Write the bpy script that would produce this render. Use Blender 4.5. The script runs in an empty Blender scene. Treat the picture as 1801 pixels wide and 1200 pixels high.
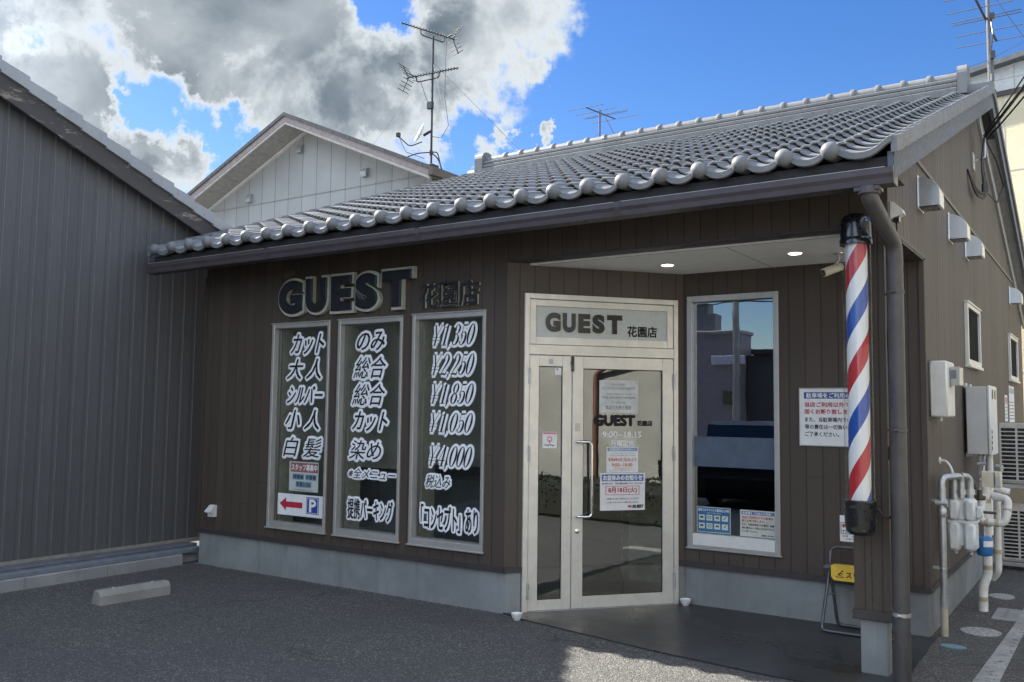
import bpy, math, random
from mathutils import Vector, Matrix
random.seed(7)
S = bpy.context.scene
COL = S.collection
R = math.radians
PI = math.pi

# ------------------------------------------------------------------ camera
F_PX, CAM = 1580.4452, (8.0676, -6.1194, 1.65)
YAW, PITCH, ROLL = 0.5922, 0.076, 0.0123
fw = Vector((-math.sin(YAW)*math.cos(PITCH), math.cos(YAW)*math.cos(PITCH), math.sin(PITCH)))
rt = Vector((math.cos(YAW), math.sin(YAW), 0)); up = rt.cross(fw)
r2 = rt*math.cos(ROLL)+up*math.sin(ROLL); u2 = -rt*math.sin(ROLL)+up*math.cos(ROLL)
cd = bpy.data.cameras.new('camera'); cam = bpy.data.objects.new('camera', cd); COL.objects.link(cam)
cd.sensor_width = 36; cd.lens = F_PX/1801*36; cd.clip_end = 2000; cd.clip_start = 0.05
m = Matrix.Identity(4)
for i in range(3):
    m[i][0] = r2[i]; m[i][1] = u2[i]; m[i][2] = -fw[i]; m[i][3] = CAM[i]
cam.matrix_world = m
S.camera = cam

# ------------------------------------------------------------------ light
SUN_DIR = Vector((-1.22, -0.03, 1.0)).normalized()      # towards the sun
SUN_EL = math.asin(SUN_DIR.z)
SUN_ROT = math.atan2(SUN_DIR.x, SUN_DIR.y)              # clockwise from +Y
sl = bpy.data.lights.new('sun', 'SUN'); so = bpy.data.objects.new('sun', sl); COL.objects.link(so)
sl.energy = 5.0; sl.angle = R(0.53); sl.color = (1.0, 0.93, 0.82)
so.rotation_euler = (-SUN_DIR).to_track_quat('-Z', 'Y').to_euler()
so.location = (-20, 0, 20)
S.view_settings.view_transform = 'Standard'; S.view_settings.look = 'None'
S.view_settings.gamma = 1; S.view_settings.use_curve_mapping = False
S.view_settings.exposure = 1.75
SKY_STRENGTH = 0.12

# ------------------------------------------------------------------ node helper
class NT:
    def __init__(s, tree): s.t = tree; s.n = tree.nodes; s.l = tree.links
    def new(s, typ, **kw):
        n = s.n.new(typ)
        for k, v in kw.items(): setattr(n, k, v)
        return n
    def link(s, a, b): s.l.new(a, b)
    def put(s, sock, v):
        if hasattr(v, 'is_output') or isinstance(v, bpy.types.NodeSocket): s.l.new(v, sock)
        else: sock.default_value = v
    def math(s, op, a, b=0.0, c=None, clamp=False):
        n = s.new('ShaderNodeMath', operation=op, use_clamp=clamp)
        s.put(n.inputs[0], a); s.put(n.inputs[1], b)
        if c is not None: s.put(n.inputs[2], c)
        return n.outputs[0]
    def vmath(s, op, a, b=None, scale=None):
        n = s.new('ShaderNodeVectorMath', operation=op)
        s.put(n.inputs[0], a)
        if b is not None: s.put(n.inputs[1], b)
        if scale is not None: s.put(n.inputs['Scale'], scale)
        return n
    def smooth(s, v, a, b, lo=0.0, hi=1.0):
        n = s.new('ShaderNodeMapRange', interpolation_type='SMOOTHSTEP')
        s.put(n.inputs['Value'], v); s.put(n.inputs['From Min'], a); s.put(n.inputs['From Max'], b)
        s.put(n.inputs['To Min'], lo); s.put(n.inputs['To Max'], hi)
        return n.outputs['Result']
    def noise(s, vec, scale, detail=3.0, rough=0.5, dist=0.0):
        n = s.new('ShaderNodeTexNoise')
        if vec is not None: s.l.new(vec, n.inputs['Vector'])
        n.inputs['Scale'].default_value = scale; n.inputs['Detail'].default_value = detail
        n.inputs['Roughness'].default_value = rough; n.inputs['Distortion'].default_value = dist
        return n.outputs['Fac']
    def mix(s, f, a, b, mode='MIX'):
        n = s.new('ShaderNodeMix', data_type='RGBA', blend_type=mode)
        s.put(n.inputs[0], f); s.put(n.inputs[6], a); s.put(n.inputs[7], b)
        return n.outputs[2]
    def scalevec(s, vec, sc):
        n = s.new('ShaderNodeVectorMath', operation='MULTIPLY'); s.l.new(vec, n.inputs[0]); n.inputs[1].default_value = sc
        return n.outputs[0]

def c4(c): return (c[0], c[1], c[2], 1.0)
def srgb(r, g, b):
    f = lambda v: (v/255/12.92 if v/255 <= .04045 else ((v/255+.055)/1.055)**2.4)
    return (f(r), f(g), f(b))

# ------------------------------------------------------------------ world: sky with clouds
w = bpy.data.worlds.new('World'); S.world = w; w.use_nodes = True
T = NT(w.node_tree); T.n.clear()
outw = T.new('ShaderNodeOutputWorld'); bg = T.new('ShaderNodeBackground')
sky = T.new('ShaderNodeTexSky', sky_type='NISHITA'); sky.sun_disc = False
sky.sun_elevation = SUN_EL; sky.sun_rotation = SUN_ROT
sky.air_density = 1.0; sky.dust_density = 0.3; sky.ozone_density = 2.5
tc = T.new('ShaderNodeTexCoord'); D = T.vmath('NORMALIZE', tc.outputs['Generated']).outputs[0]
hs = T.new('ShaderNodeHueSaturation'); hs.inputs['Saturation'].default_value = 1.32; hs.inputs['Value'].default_value = .46; hs.inputs['Hue'].default_value = .512
T.link(sky.outputs[0], hs.inputs['Color'])
# cloud masses: direction (az/el as unit vectors), angular radius, weight
def skydir(px, py):
    v = r2*((px-900.5)/F_PX) - u2*((py-600)/F_PX) + fw
    return v.normalized()
CLOUDS = [(60, 40, .20, 1), (330, 60, .20, 1), (560, 120, .15, 1), (790, 90, .105, .9), (900, 55, .07, .8), (700, 185, .07, .75),
          (-200, 150, .28, 1), (110, 230, .115, .85), (235, 300, .090, .72), (345, 272, .058, .72), (-60, -300, .30, 1), (500, -260, .25, .8), (858, 266, .030, .62), (960, 231, .016, .66), (888, 240, .018, .58), (790, 195, .012, .5), (925, 120, .034, .65), (420, 190, .09, .9), (610, 215, .07, .8)]
HOLES = [(292, 188, .040, .8), (672, 8, .036, .65), (395, 225, .03, .6), (395, 292, .022, .5), (820, 225, .03, .4), (35, 60, .018, .3), (232, 186, .022, .35)]
n1 = T.noise(D, 7.0, 9.0, 0.60, 0.35)
n2 = T.noise(D, 19.0, 7.0, 0.62, 0.25)
nn = T.math('ADD', T.math('MULTIPLY', T.math('SUBTRACT', n1, .5), 2.0), T.math('MULTIPLY', T.math('SUBTRACT', n2, .5), 1.15))
nw = T.new('ShaderNodeTexNoise'); T.link(D, nw.inputs['Vector']); nw.inputs['Scale'].default_value = 8.0; nw.inputs['Detail'].default_value = 6.0; nw.inputs['Roughness'].default_value = .6
DW = T.vmath('ADD', D, T.vmath('SCALE', T.vmath('SUBTRACT', nw.outputs['Color'], (.5,.5,.5)).outputs[0], scale=.13).outputs[0]).outputs[0]
nw2 = T.new('ShaderNodeTexNoise'); T.link(D, nw2.inputs['Vector']); nw2.inputs['Scale'].default_value = 30.0; nw2.inputs['Detail'].default_value = 5.0; nw2.inputs['Roughness'].default_value = .65
DW2 = T.vmath('ADD', D, T.vmath('SCALE', T.vmath('SUBTRACT', nw2.outputs['Color'], (.5,.5,.5)).outputs[0], scale=.085).outputs[0]).outputs[0]
def blob(px, py, r, wt):
    d = skydir(px, py)
    dist = T.vmath('DISTANCE', DW if r > .045 else DW2, tuple(d)).outputs['Value']
    return T.smooth(dist, 0.0, r*1.55, wt, 0.0)
acc = None
for b in CLOUDS:
    v = blob(*b); acc = v if acc is None else T.math('MAXIMUM', acc, v)
# scattered cloud added out of view, for more fill light
el_ = T.new('ShaderNodeSeparateXYZ'); T.link(D, el_.inputs[0])
far = T.smooth(T.vmath('DISTANCE', D, tuple(skydir(1150, 420))).outputs['Value'], .55, 1.0)
scat = T.math('MULTIPLY', far, T.smooth(T.noise(D, 2.6, 4.0, .55), .40, .56, 0.0, .75))
scat = T.math('SUBTRACT', scat, T.smooth(T.vmath('DISTANCE', D, (-.345, -.925, .16)).outputs['Value'], .12, .38, .7, 0.0), clamp=True)
acc = T.math('MAXIMUM', acc, scat)
for b in HOLES:
    acc = T.math('SUBTRACT', acc, blob(*b))
dens = T.math('ADD', acc, T.math('MULTIPLY', nn, T.smooth(acc, .02, .35, .10, .80)))
alpha = T.smooth(dens, .27, .58)
core = T.smooth(dens, .42, 1.0)
n3 = T.noise(D, 4.5, 5.0, 0.5, 0.2)
shade = T.math('MULTIPLY', core, T.smooth(n3, .36, .60, .52, 1.0))
# clouds between us and the sun are seen from their shaded side; the unseen far ones are set bright as fill light
belly = T.math('MULTIPLY', T.smooth(n1, .34, .62, .55, 1.0), T.math('MAXIMUM', T.smooth(T.vmath('DISTANCE', DW, tuple(skydir(260, 0))).outputs['Value'], .06, .26, .85, 0.0), T.smooth(T.vmath('DISTANCE', DW, tuple(skydir(590, 190))).outputs['Value'], .03, .14, .8, 0.0)))
shade = T.math('MAXIMUM', shade, T.math('MULTIPLY', belly, T.smooth(core, .1, .6)))
ccol = T.mix(shade, (2.05, 2.2, 2.28, 1), (.30, .425, .565, 1))
cfar = T.mix(shade, (5.6, 6.2, 7.0, 1), (3.4, 4.0, 4.8, 1))
ccol = T.mix(far, ccol, cfar)
T.link(T.mix(alpha, hs.outputs[0], ccol), bg.inputs['Color'])
bg.inputs['Strength'].default_value = SKY_STRENGTH
T.link(bg.outputs[0], outw.inputs['Surface'])

# ------------------------------------------------------------------ materials
MATS = {}
def mat_new(name):
    mt = bpy.data.materials.new(name); mt.use_nodes = True
    t = NT(mt.node_tree); t.n.clear()
    o = t.new('ShaderNodeOutputMaterial'); p = t.new('ShaderNodeBsdfPrincipled')
    t.link(p.outputs[0], o.inputs['Surface'])
    t.pos = t.new('ShaderNodeNewGeometry').outputs['Position']
    return mt, t, p, o
def bump(t, p, h, strength=.3, dist=.01):
    b = t.new('ShaderNodeBump'); b.inputs['Strength'].default_value = strength; b.inputs['Distance'].default_value = dist
    t.link(h, b.inputs['Height']); t.link(b.outputs[0], p.inputs['Normal'])
def paint(name, col, rough=.5, metal=0.0, var=.12, scale=9.0, bmp=0.0, bscale=80.0, spec=.5, coat=0.0, dirt=0.0):
    if name in MATS: return MATS[name]
    mt, t, p, o = mat_new(name)
    n = t.noise(t.pos, scale, 5.0, .6)
    a = tuple(c*(1-var) for c in col); b = tuple(min(1, c*(1+var)) for c in col)
    c = t.mix(t.smooth(n, .3, .7), c4(a), c4(b))
    if dirt:
        d = t.noise(t.scalevec(t.pos, (14, 14, 1.6)), 1.0, 6.0, .65)
        c = t.mix(t.smooth(d, .5, .75, 0, dirt), c, c4(tuple(q*.45 for q in col)))
    t.link(c, p.inputs['Base Color'])
    rn = t.smooth(t.noise(t.pos, scale*3, 4.0), .3, .7, max(.02, rough-.07), min(1, rough+.07)); t.link(rn, p.inputs['Roughness'])
    p.inputs['Metallic'].default_value = metal; p.inputs['Specular IOR Level'].default_value = spec
    p.inputs['Coat Weight'].default_value = coat
    if bmp: bump(t, p, t.noise(t.pos, bscale, 4.0, .6), bmp, .004)
    MATS[name] = mt; return mt
def siding(name, theta, spacing, col, groove=.010, gdark=.55, hjoint=None, streak=.16, fine=0.0):
    if name in MATS: return MATS[name]
    mt, t, p, o = mat_new(name)
    uo = t.vmath('DOT_PRODUCT', t.pos, (math.cos(theta), math.sin(theta), 0)).outputs['Value']
    f = t.math('FRACT', t.math('ADD', t.math('DIVIDE', uo, spacing), 100.0))
    e = t.math('MINIMUM', f, t.math('SUBTRACT', 1.0, f))
    g = t.smooth(e, groove/spacing*.3, groove/spacing*.75, 1.0, 0.0)
    idx = t.math('FLOOR', t.math('ADD', t.math('DIVIDE', uo, spacing), 100.0))
    wn = t.new('ShaderNodeTexWhiteNoise', noise_dimensions='1D'); t.link(idx, wn.inputs['W'])
    st = t.noise(t.scalevec(t.pos, (70, 70, 2.2)), 1.0, 5.0, .65)
    big = t.noise(t.pos, 1.1, 4.0, .6)
    val = t.math('ADD', t.math('MULTIPLY', t.math('SUBTRACT', st, .5), streak*2), t.math('MULTIPLY', t.math('SUBTRACT', wn.outputs[0], .5), .20))
    val = t.math('ADD', val, t.math('MULTIPLY', t.math('SUBTRACT', big, .5), .35))
    sc = t.math('ADD', 1.0, val)
    cc = t.vmath('SCALE', tuple(col), scale=sc).outputs[0]
    h = t.math('SUBTRACT', 1.0, g)
    if fine:
        ff = t.noise(t.scalevec(t.pos, (95, 95, .12)), 1.0, 2.0, .5)
        fl = t.smooth(ff, .55, .60, 0.0, 1.0)
        cc = t.mix(t.math('MULTIPLY', fl, fine), cc, c4(tuple(c*.38 for c in col)))
        h = t.math('SUBTRACT', h, t.math('MULTIPLY', fl, .3))
    if hjoint:
        sz = t.new('ShaderNodeSeparateXYZ'); t.link(t.pos, sz.inputs[0])
        off = t.math('MULTIPLY', wn.outputs[0], hjoint)
        fz = t.math('FRACT', t.math('DIVIDE', t.math('ADD', sz.outputs[2], off), hjoint))
        gz = t.math('MULTIPLY', t.math('LESS_THAN', fz, .0022), t.math('GREATER_THAN', wn.outputs[0], .45)); g = t.math('MAXIMUM', g, gz)
    cc = t.mix(g, cc, c4(tuple(c*gdark for c in col)))  # groove shade is put into the colour as well as the bump
    t.link(cc, p.inputs['Base Color']); p.inputs['Roughness'].default_value = .62
    bump(t, p, t.math('ADD', h, t.math('MULTIPLY', st, .25)), .45, .006)
    MATS[name] = mt; return mt
def concrete(name, col=(.42, .42, .41), stain=.5):
    if name in MATS: return MATS[name]
    mt, t, p, o = mat_new(name)
    a = t.noise(t.pos, 2.2, 7.0, .62); b = t.noise(t.scalevec(t.pos, (9, 9, 1.1)), 1.0, 5.0, .6); c_ = t.noise(t.pos, 60, 3.0)
    c = t.mix(t.smooth(a, .3, .72), c4(tuple(q*.80 for q in col)), c4(tuple(q*1.12 for q in col)))
    c = t.mix(t.smooth(b, .52, .75, 0, stain), c, c4(tuple(q*.6 for q in col)))
    vor = t.new('ShaderNodeTexVoronoi'); t.link(t.pos, vor.inputs['Vector']); vor.inputs['Scale'].default_value = 38
    pit = t.smooth(vor.outputs['Distance'], .05, .13, 1.0, 0.0)
    pit = t.math('MULTIPLY', pit, t.smooth(t.noise(t.pos, 14, 2.0), .55, .65))
    c = t.mix(t.math('MULTIPLY', pit, .6), c, c4(tuple(q*.35 for q in col)))
    t.link(c, p.inputs['Base Color']); p.inputs['Roughness'].default_value = .85
    bump(t, p, t.math('SUBTRACT', t.math('ADD', c_, a), pit), .25, .006)
    MATS[name] = mt; return mt
def glass(name, tint=(.82, .88, .84), refl=1.0, ior=1.52, rough=0.0, floor=0.0, normal=None):
    if name in MATS: return MATS[name]
    mt = bpy.data.materials.new(name); mt.use_nodes = True
    t = NT(mt.node_tree); t.n.clear(); o = t.new('ShaderNodeOutputMaterial')
    tr = t.new('ShaderNodeBsdfTransparent'); tr.inputs['Color'].default_value = c4(tint)
    gl = t.new('ShaderNodeBsdfGlossy'); gl.inputs['Roughness'].default_value = rough; gl.inputs['Color'].default_value = (.95, .97, 1, 1)
    gg = t.new('ShaderNodeNewGeometry'); gp = gg.outputs['Position']
    cs = t.math('ABSOLUTE', t.vmath('DOT_PRODUCT', gg.outputs['Incoming'], gg.outputs['Normal']).outputs['Value'])
    frv = t.math('ADD', .043, t.math('MULTIPLY', .957, t.math('POWER', t.math('SUBTRACT', 1.0, cs, clamp=True), 5.0)))
    bp = t.new('ShaderNodeBump'); bp.inputs['Strength'].default_value = .007; bp.inputs['Distance'].default_value = .05
    t.link(t.noise(gp, 2.5, 2.0), bp.inputs['Height']); t.link(bp.outputs[0], gl.inputs['Normal'])
    if normal:
        cn = t.new('ShaderNodeCombineXYZ')
        for i in range(3): cn.inputs[i].default_value = normal[i]
        t.link(cn.outputs[0], bp.inputs['Normal'])
    mx = t.new('ShaderNodeMixShader'); t.link(t.math('MAXIMUM', t.math('MULTIPLY', frv, refl, clamp=True), floor), mx.inputs[0])
    t.link(tr.outputs[0], mx.inputs[1]); t.link(gl.outputs[0], mx.inputs[2]); t.link(mx.outputs[0], o.inputs['Surface'])
    MATS[name] = mt; return mt
def flat(name, col, rough=.6, spec=.3):
    return paint(name, col, rough, 0, .05, 20, 0, spec=spec)

def nzc(t, sc):
    n = t.new('ShaderNodeTexNoise'); t.link(t.pos, n.inputs['Vector']); n.inputs['Scale'].default_value = sc; n.inputs['Detail'].default_value = 4.0; return n.outputs['Color']
def asphalt_mat():
    mt, t, p, o = mat_new('asphalt')
    v = t.new('ShaderNodeTexVoronoi'); t.link(t.pos, v.inputs['Vector']); v.inputs['Scale'].default_value = 150
    cellc = v.outputs['Color']; sp = t.new('ShaderNodeSeparateColor'); t.link(cellc, sp.inputs[0])
    v2 = t.new('ShaderNodeTexVoronoi'); t.link(t.pos, v2.inputs['Vector']); v2.inputs['Scale'].default_value = 85
    sp2 = t.new('ShaderNodeSeparateColor'); t.link(v2.outputs['Color'], sp2.inputs[0])
    big = t.noise(t.pos, .9, 5.0, .6); mid = t.noise(t.pos, 7, 4.0, .6)
    base = t.mix(t.smooth(sp.outputs[0], .1, 1.0), (.060, .060, .060, 1), (.150, .148, .144, 1))
    base = t.mix(t.math('GREATER_THAN', sp2.outputs[1], .90), base, (.22, .216, .206, 1))
    base = t.mix(t.math('MULTIPLY', t.math('GREATER_THAN', sp.outputs[2], .988), 1.0), base, (.42, .41, .39, 1))
    base = t.mix(t.smooth(big, .35, .7, 0, .45), base, (.075, .075, .077, 1))
    base = t.mix(t.smooth(mid, .45, .75, 0, .25), base, (.135, .131, .125, 1))
    t.link(base, p.inputs['Base Color']); p.inputs['Roughness'].default_value = .82; p.inputs['Specular IOR Level'].default_value = .35
    h = t.math('ADD', t.math('MULTIPLY', v.outputs['Distance'], -1.0), t.math('MULTIPLY', v2.outputs['Distance'], -.9))
    cr1 = t.new('ShaderNodeTexVoronoi', feature='DISTANCE_TO_EDGE'); wv = t.vmath('ADD', t.pos, t.vmath('SCALE', t.vmath('SUBTRACT', nzc(t, 3.0), (.5,.5,.5)).outputs[0], scale=.35).outputs[0]).outputs[0]; t.link(wv, cr1.inputs['Vector']); cr1.inputs['Scale'].default_value = .32
    ck = t.math('MULTIPLY', t.smooth(cr1.outputs['Distance'], .0012, .004, 1.0, 0.0), t.smooth(t.noise(t.pos, .7, 2.0), .5, .6))
    fin = t.mix(t.math('MULTIPLY', ck, .4), base, (.02, .02, .02, 1)); t.link(fin, p.inputs['Base Color'])
    bump(t, p, t.math('SUBTRACT', h, ck), .9, .008)
    return mt
def slab_mat():
    mt, t, p, o = mat_new('sealed_slab')
    a = t.noise(t.pos, 1.6, 6.0, .6, .6); b = t.noise(t.scalevec(t.pos, (2, 9, 1)), 1.0, 5.0, .6, .8)
    c = t.mix(t.smooth(a, .3, .75), (.022, .024, .026, 1), (.048, .049, .050, 1))
    c = t.mix(t.smooth(b, .5, .8, 0, .5), c, (.066, .065, .062, 1))
    t.link(c, p.inputs['Base Color'])
    t.link(t.smooth(a, .3, .7, .24, .46), p.inputs['Roughness'])
    bump(t, p, t.noise(t.pos, 45, 4.0), .10, .004)
    return mt
def tile_mat(name, col):
    mt, t, p, o = mat_new(name)
    ix = t.scalevec(t.pos, (1/.28, 1/.2203, 0)); fl = t.vmath('FLOOR', ix).outputs[0]
    wn = t.new('ShaderNodeTexWhiteNoise', noise_dimensions='3D'); t.link(fl, wn.inputs['Vector'])
    n = t.noise(t.pos, 22, 5.0, .65); n2_ = t.noise(t.pos, 2.0, 4.0)
    s_ = t.math('ADD', t.math('MULTIPLY', wn.outputs[0], .16), t.math('ADD', t.math('MULTIPLY', n, .22), t.math('MULTIPLY', n2_, .2)))
    cc = t.vmath('SCALE', tuple(col), scale=t.math('ADD', s_, .71)).outputs[0]
    stn = t.math('MULTIPLY', t.smooth(t.noise(t.pos, 9, 5.0, .7), .58, .68), t.smooth(t.noise(t.pos, 40, 3.0, .6), .42, .58, 0, .55)); cc = t.mix(stn, cc, c4(tuple(q*.38 for q in col)))
    t.link(cc, p.inputs['Base Color']); t.link(t.smooth(n, .3, .7, .40, .56), p.inputs['Roughness'])
    p.inputs['Specular IOR Level'].default_value = .42
    bump(t, p, t.noise(t.pos, 120, 3.0), .08, .003)
    return mt
def plank_worn_mat():
    mt, t, p, o = mat_new('worn_barge')
    n = t.noise(t.scalevec(t.pos, (6, 2.2, 9)), 1.0, 7.0, .7, .5); n2_ = t.noise(t.scalevec(t.pos, (30, 7, 40)), 1.0, 5.0, .7)
    f = t.math('MULTIPLY', t.smooth(n, .56, .62), t.smooth(n2_, .42, .52))
    c = t.mix(f, (.058, .054, .052, 1), (.24, .20, .165, 1)); t.link(c, p.inputs['Base Color']); p.inputs['Roughness'].default_value = .75
    bump(t, p, f, .3, .004)
    return mt
def barber_mat():
    mt, t, p, o = mat_new('barber_stripes')
    s_ = t.new('ShaderNodeSeparateXYZ'); co = t.new('ShaderNodeTexCoord'); t.link(co.outputs['Object'], s_.inputs[0])
    an = t.math('DIVIDE', t.math('ARCTAN2', s_.outputs[1], s_.outputs[0]), 2*PI)
    f = t.math('FRACT', t.math('ADD', t.math('SUBTRACT', t.math('DIVIDE', s_.outputs[2], .667), an), 10.0+BARBER_PHASE))
    red = t.math('LESS_THAN', f, .25)
    blue = t.math('MULTIPLY', t.math('GREATER_THAN', f, .5), t.math('LESS_THAN', f, .75))
    c = t.mix(red, (.70, .71, .71, 1), (.42, .022, .030, 1)); c = t.mix(blue, c, (.016, .07, .33, 1))
    t.link(c, p.inputs['Base Color']); p.inputs['Roughness'].default_value = .35
    return mt
BARBER_PHASE = -.5165

TH = math.atan2(1.2372, 1.0264)      # bearing of the slanted door wall
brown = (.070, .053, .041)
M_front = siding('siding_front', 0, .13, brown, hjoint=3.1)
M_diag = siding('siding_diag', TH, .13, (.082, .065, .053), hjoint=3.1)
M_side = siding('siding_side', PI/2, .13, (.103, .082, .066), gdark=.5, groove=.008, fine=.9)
M_post = siding('siding_post', 0, .108, brown)
M_grayside = siding('siding_warehouse', PI/2, .152, (.092, .094, .098), gdark=.92, streak=.26, groove=.03)
M_house = siding('siding_house', 0, .455, (.36, .365, .36), gdark=.45, streak=.05, groove=.016)
M_conc = concrete('foundation_concrete', (.238, .255, .258), .55)
M_block = concrete('block_concrete', (.29, .295, .295), .6)
M_stop = concrete('wheel_stop_concrete', (.27, .27, .25), .5)
M_trim = paint('dark_trim', (.050, .042, .042), .5)
M_gutter = paint('gutter_brown', (.060, .050, .056), .38)
M_fascia = paint('fascia_dark', (.030, .029, .033), .6)
M_pipe = paint('downpipe_brown', (.070, .067, .066), .42, dirt=.35)
M_tile = tile_mat('silver_tile', (.158, .163, .170))
M_tile2 = tile_mat('dark_tile', (.30, .31, .32))
M_barge = paint('barge_grey', (.085, .102, .126), .55, dirt=.05, var=.05)
M_skirt = paint('verge_tile_grey', (.165, .175, .19), .5, dirt=.3)
M_soffit = paint('soffit_white', (.82, .82, .79), .8, var=.04)
M_alu = paint('champagne_aluminium', (.72, .705, .645), .36, .35, var=.06, spec=.6)
M_alu2 = paint('silver_aluminium', (.50, .49, .46), .38, .5, var=.06)
M_chrome = paint('chrome', (.78, .78, .78), .12, 1.0, var=.02)
M_steel = paint('galvanised_steel', (.50, .52, .53), .42, .75, var=.15)
M_stain = paint('stainless', (.72, .76, .80), .30, .95, var=.02, scale=2)
M_black = paint('black_plastic', (.012, .013, .015), .25, coat=.5, spec=.6)
M_rubber = paint('black_cable', (.012, .012, .012), .5)
M_white = paint('white_plastic', (.72, .72, .69), .45, var=.05, dirt=.15)
M_greybox = paint('grey_metal_paint', (.52, .535, .535), .45, var=.04, dirt=.12)
M_cream = paint('cream_plastic', (.66, .62, .50), .5, dirt=.3)
M_lag = paint('pipe_lagging', (.80, .79, .75), .6, dirt=.2, bmp=.2, bscale=30)
M_tape = paint('lagging_tape', (.50, .44, .33), .6)
M_blue = paint('blue_tank', (.03, .17, .45), .45, dirt=.2)
M_paper = flat('paper_white', (.78, .79, .79))
M_paperd = flat('paper_dim', (.50, .54, .52))
M_ink = flat('ink_black', (.012, .012, .014), .5)
M_inkblue = flat('ink_blue', (.03, .07, .28))
M_inkred = flat('ink_red', (.45, .03, .05))
M_inkgrey = flat('ink_grey', (.20, .20, .20))
M_vinylw = flat('vinyl_white', (.84, .86, .88), .5)
M_vinylfaint = flat('vinyl_pale', (.42, .43, .41), .5)
M_letter = paint('gloss_black_letter', (.016, .019, .024), .30, coat=.2, scale=.6)
M_letterside = paint('letter_edge', (.50, .52, .43), .4, .1)
M_glass = glass('window_glass', (.87,.88,.855), refl=1.5, floor=.07)
M_glassp = glass('porch_window_glass', (.38, .43, .44), 1.5, floor=.28)
# only the glass shading normal is turned, to steer the reflection onto the neighbour's wall
M_glassd = glass('door_glass', (.72, .77, .75), 1.6, floor=.125, normal=(math.sin(R(40)), -math.cos(R(40)), 0))
M_tube = glass('clear_tube', (.97, .98, .98), .8, 1.35)
M_asphalt = asphalt_mat()
M_slab = slab_mat()
mt, t, p, o = mat_new('road_paint')
n_ = t.noise(t.pos, 16, 7.0, .72); n2_ = t.noise(t.pos, 3, 4.0, .6); n3_ = t.noise(t.pos, 120, 3.0, .6)
c = t.mix(t.smooth(n2_, .3, .7), (.25,.25,.245,1), (.40,.40,.39,1)); c = t.mix(t.smooth(n_, .56, .62), c, (.075,.075,.075,1)); c = t.mix(t.smooth(n3_, .56, .66, 0, .7), c, (.09,.09,.09,1))
t.link(c, p.inputs['Base Color']); p.inputs['Roughness'].default_value = .8; bump(t, p, n3_, .5, .006); M_linepaint = mt
M_wornbarge = plank_worn_mat()

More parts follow.
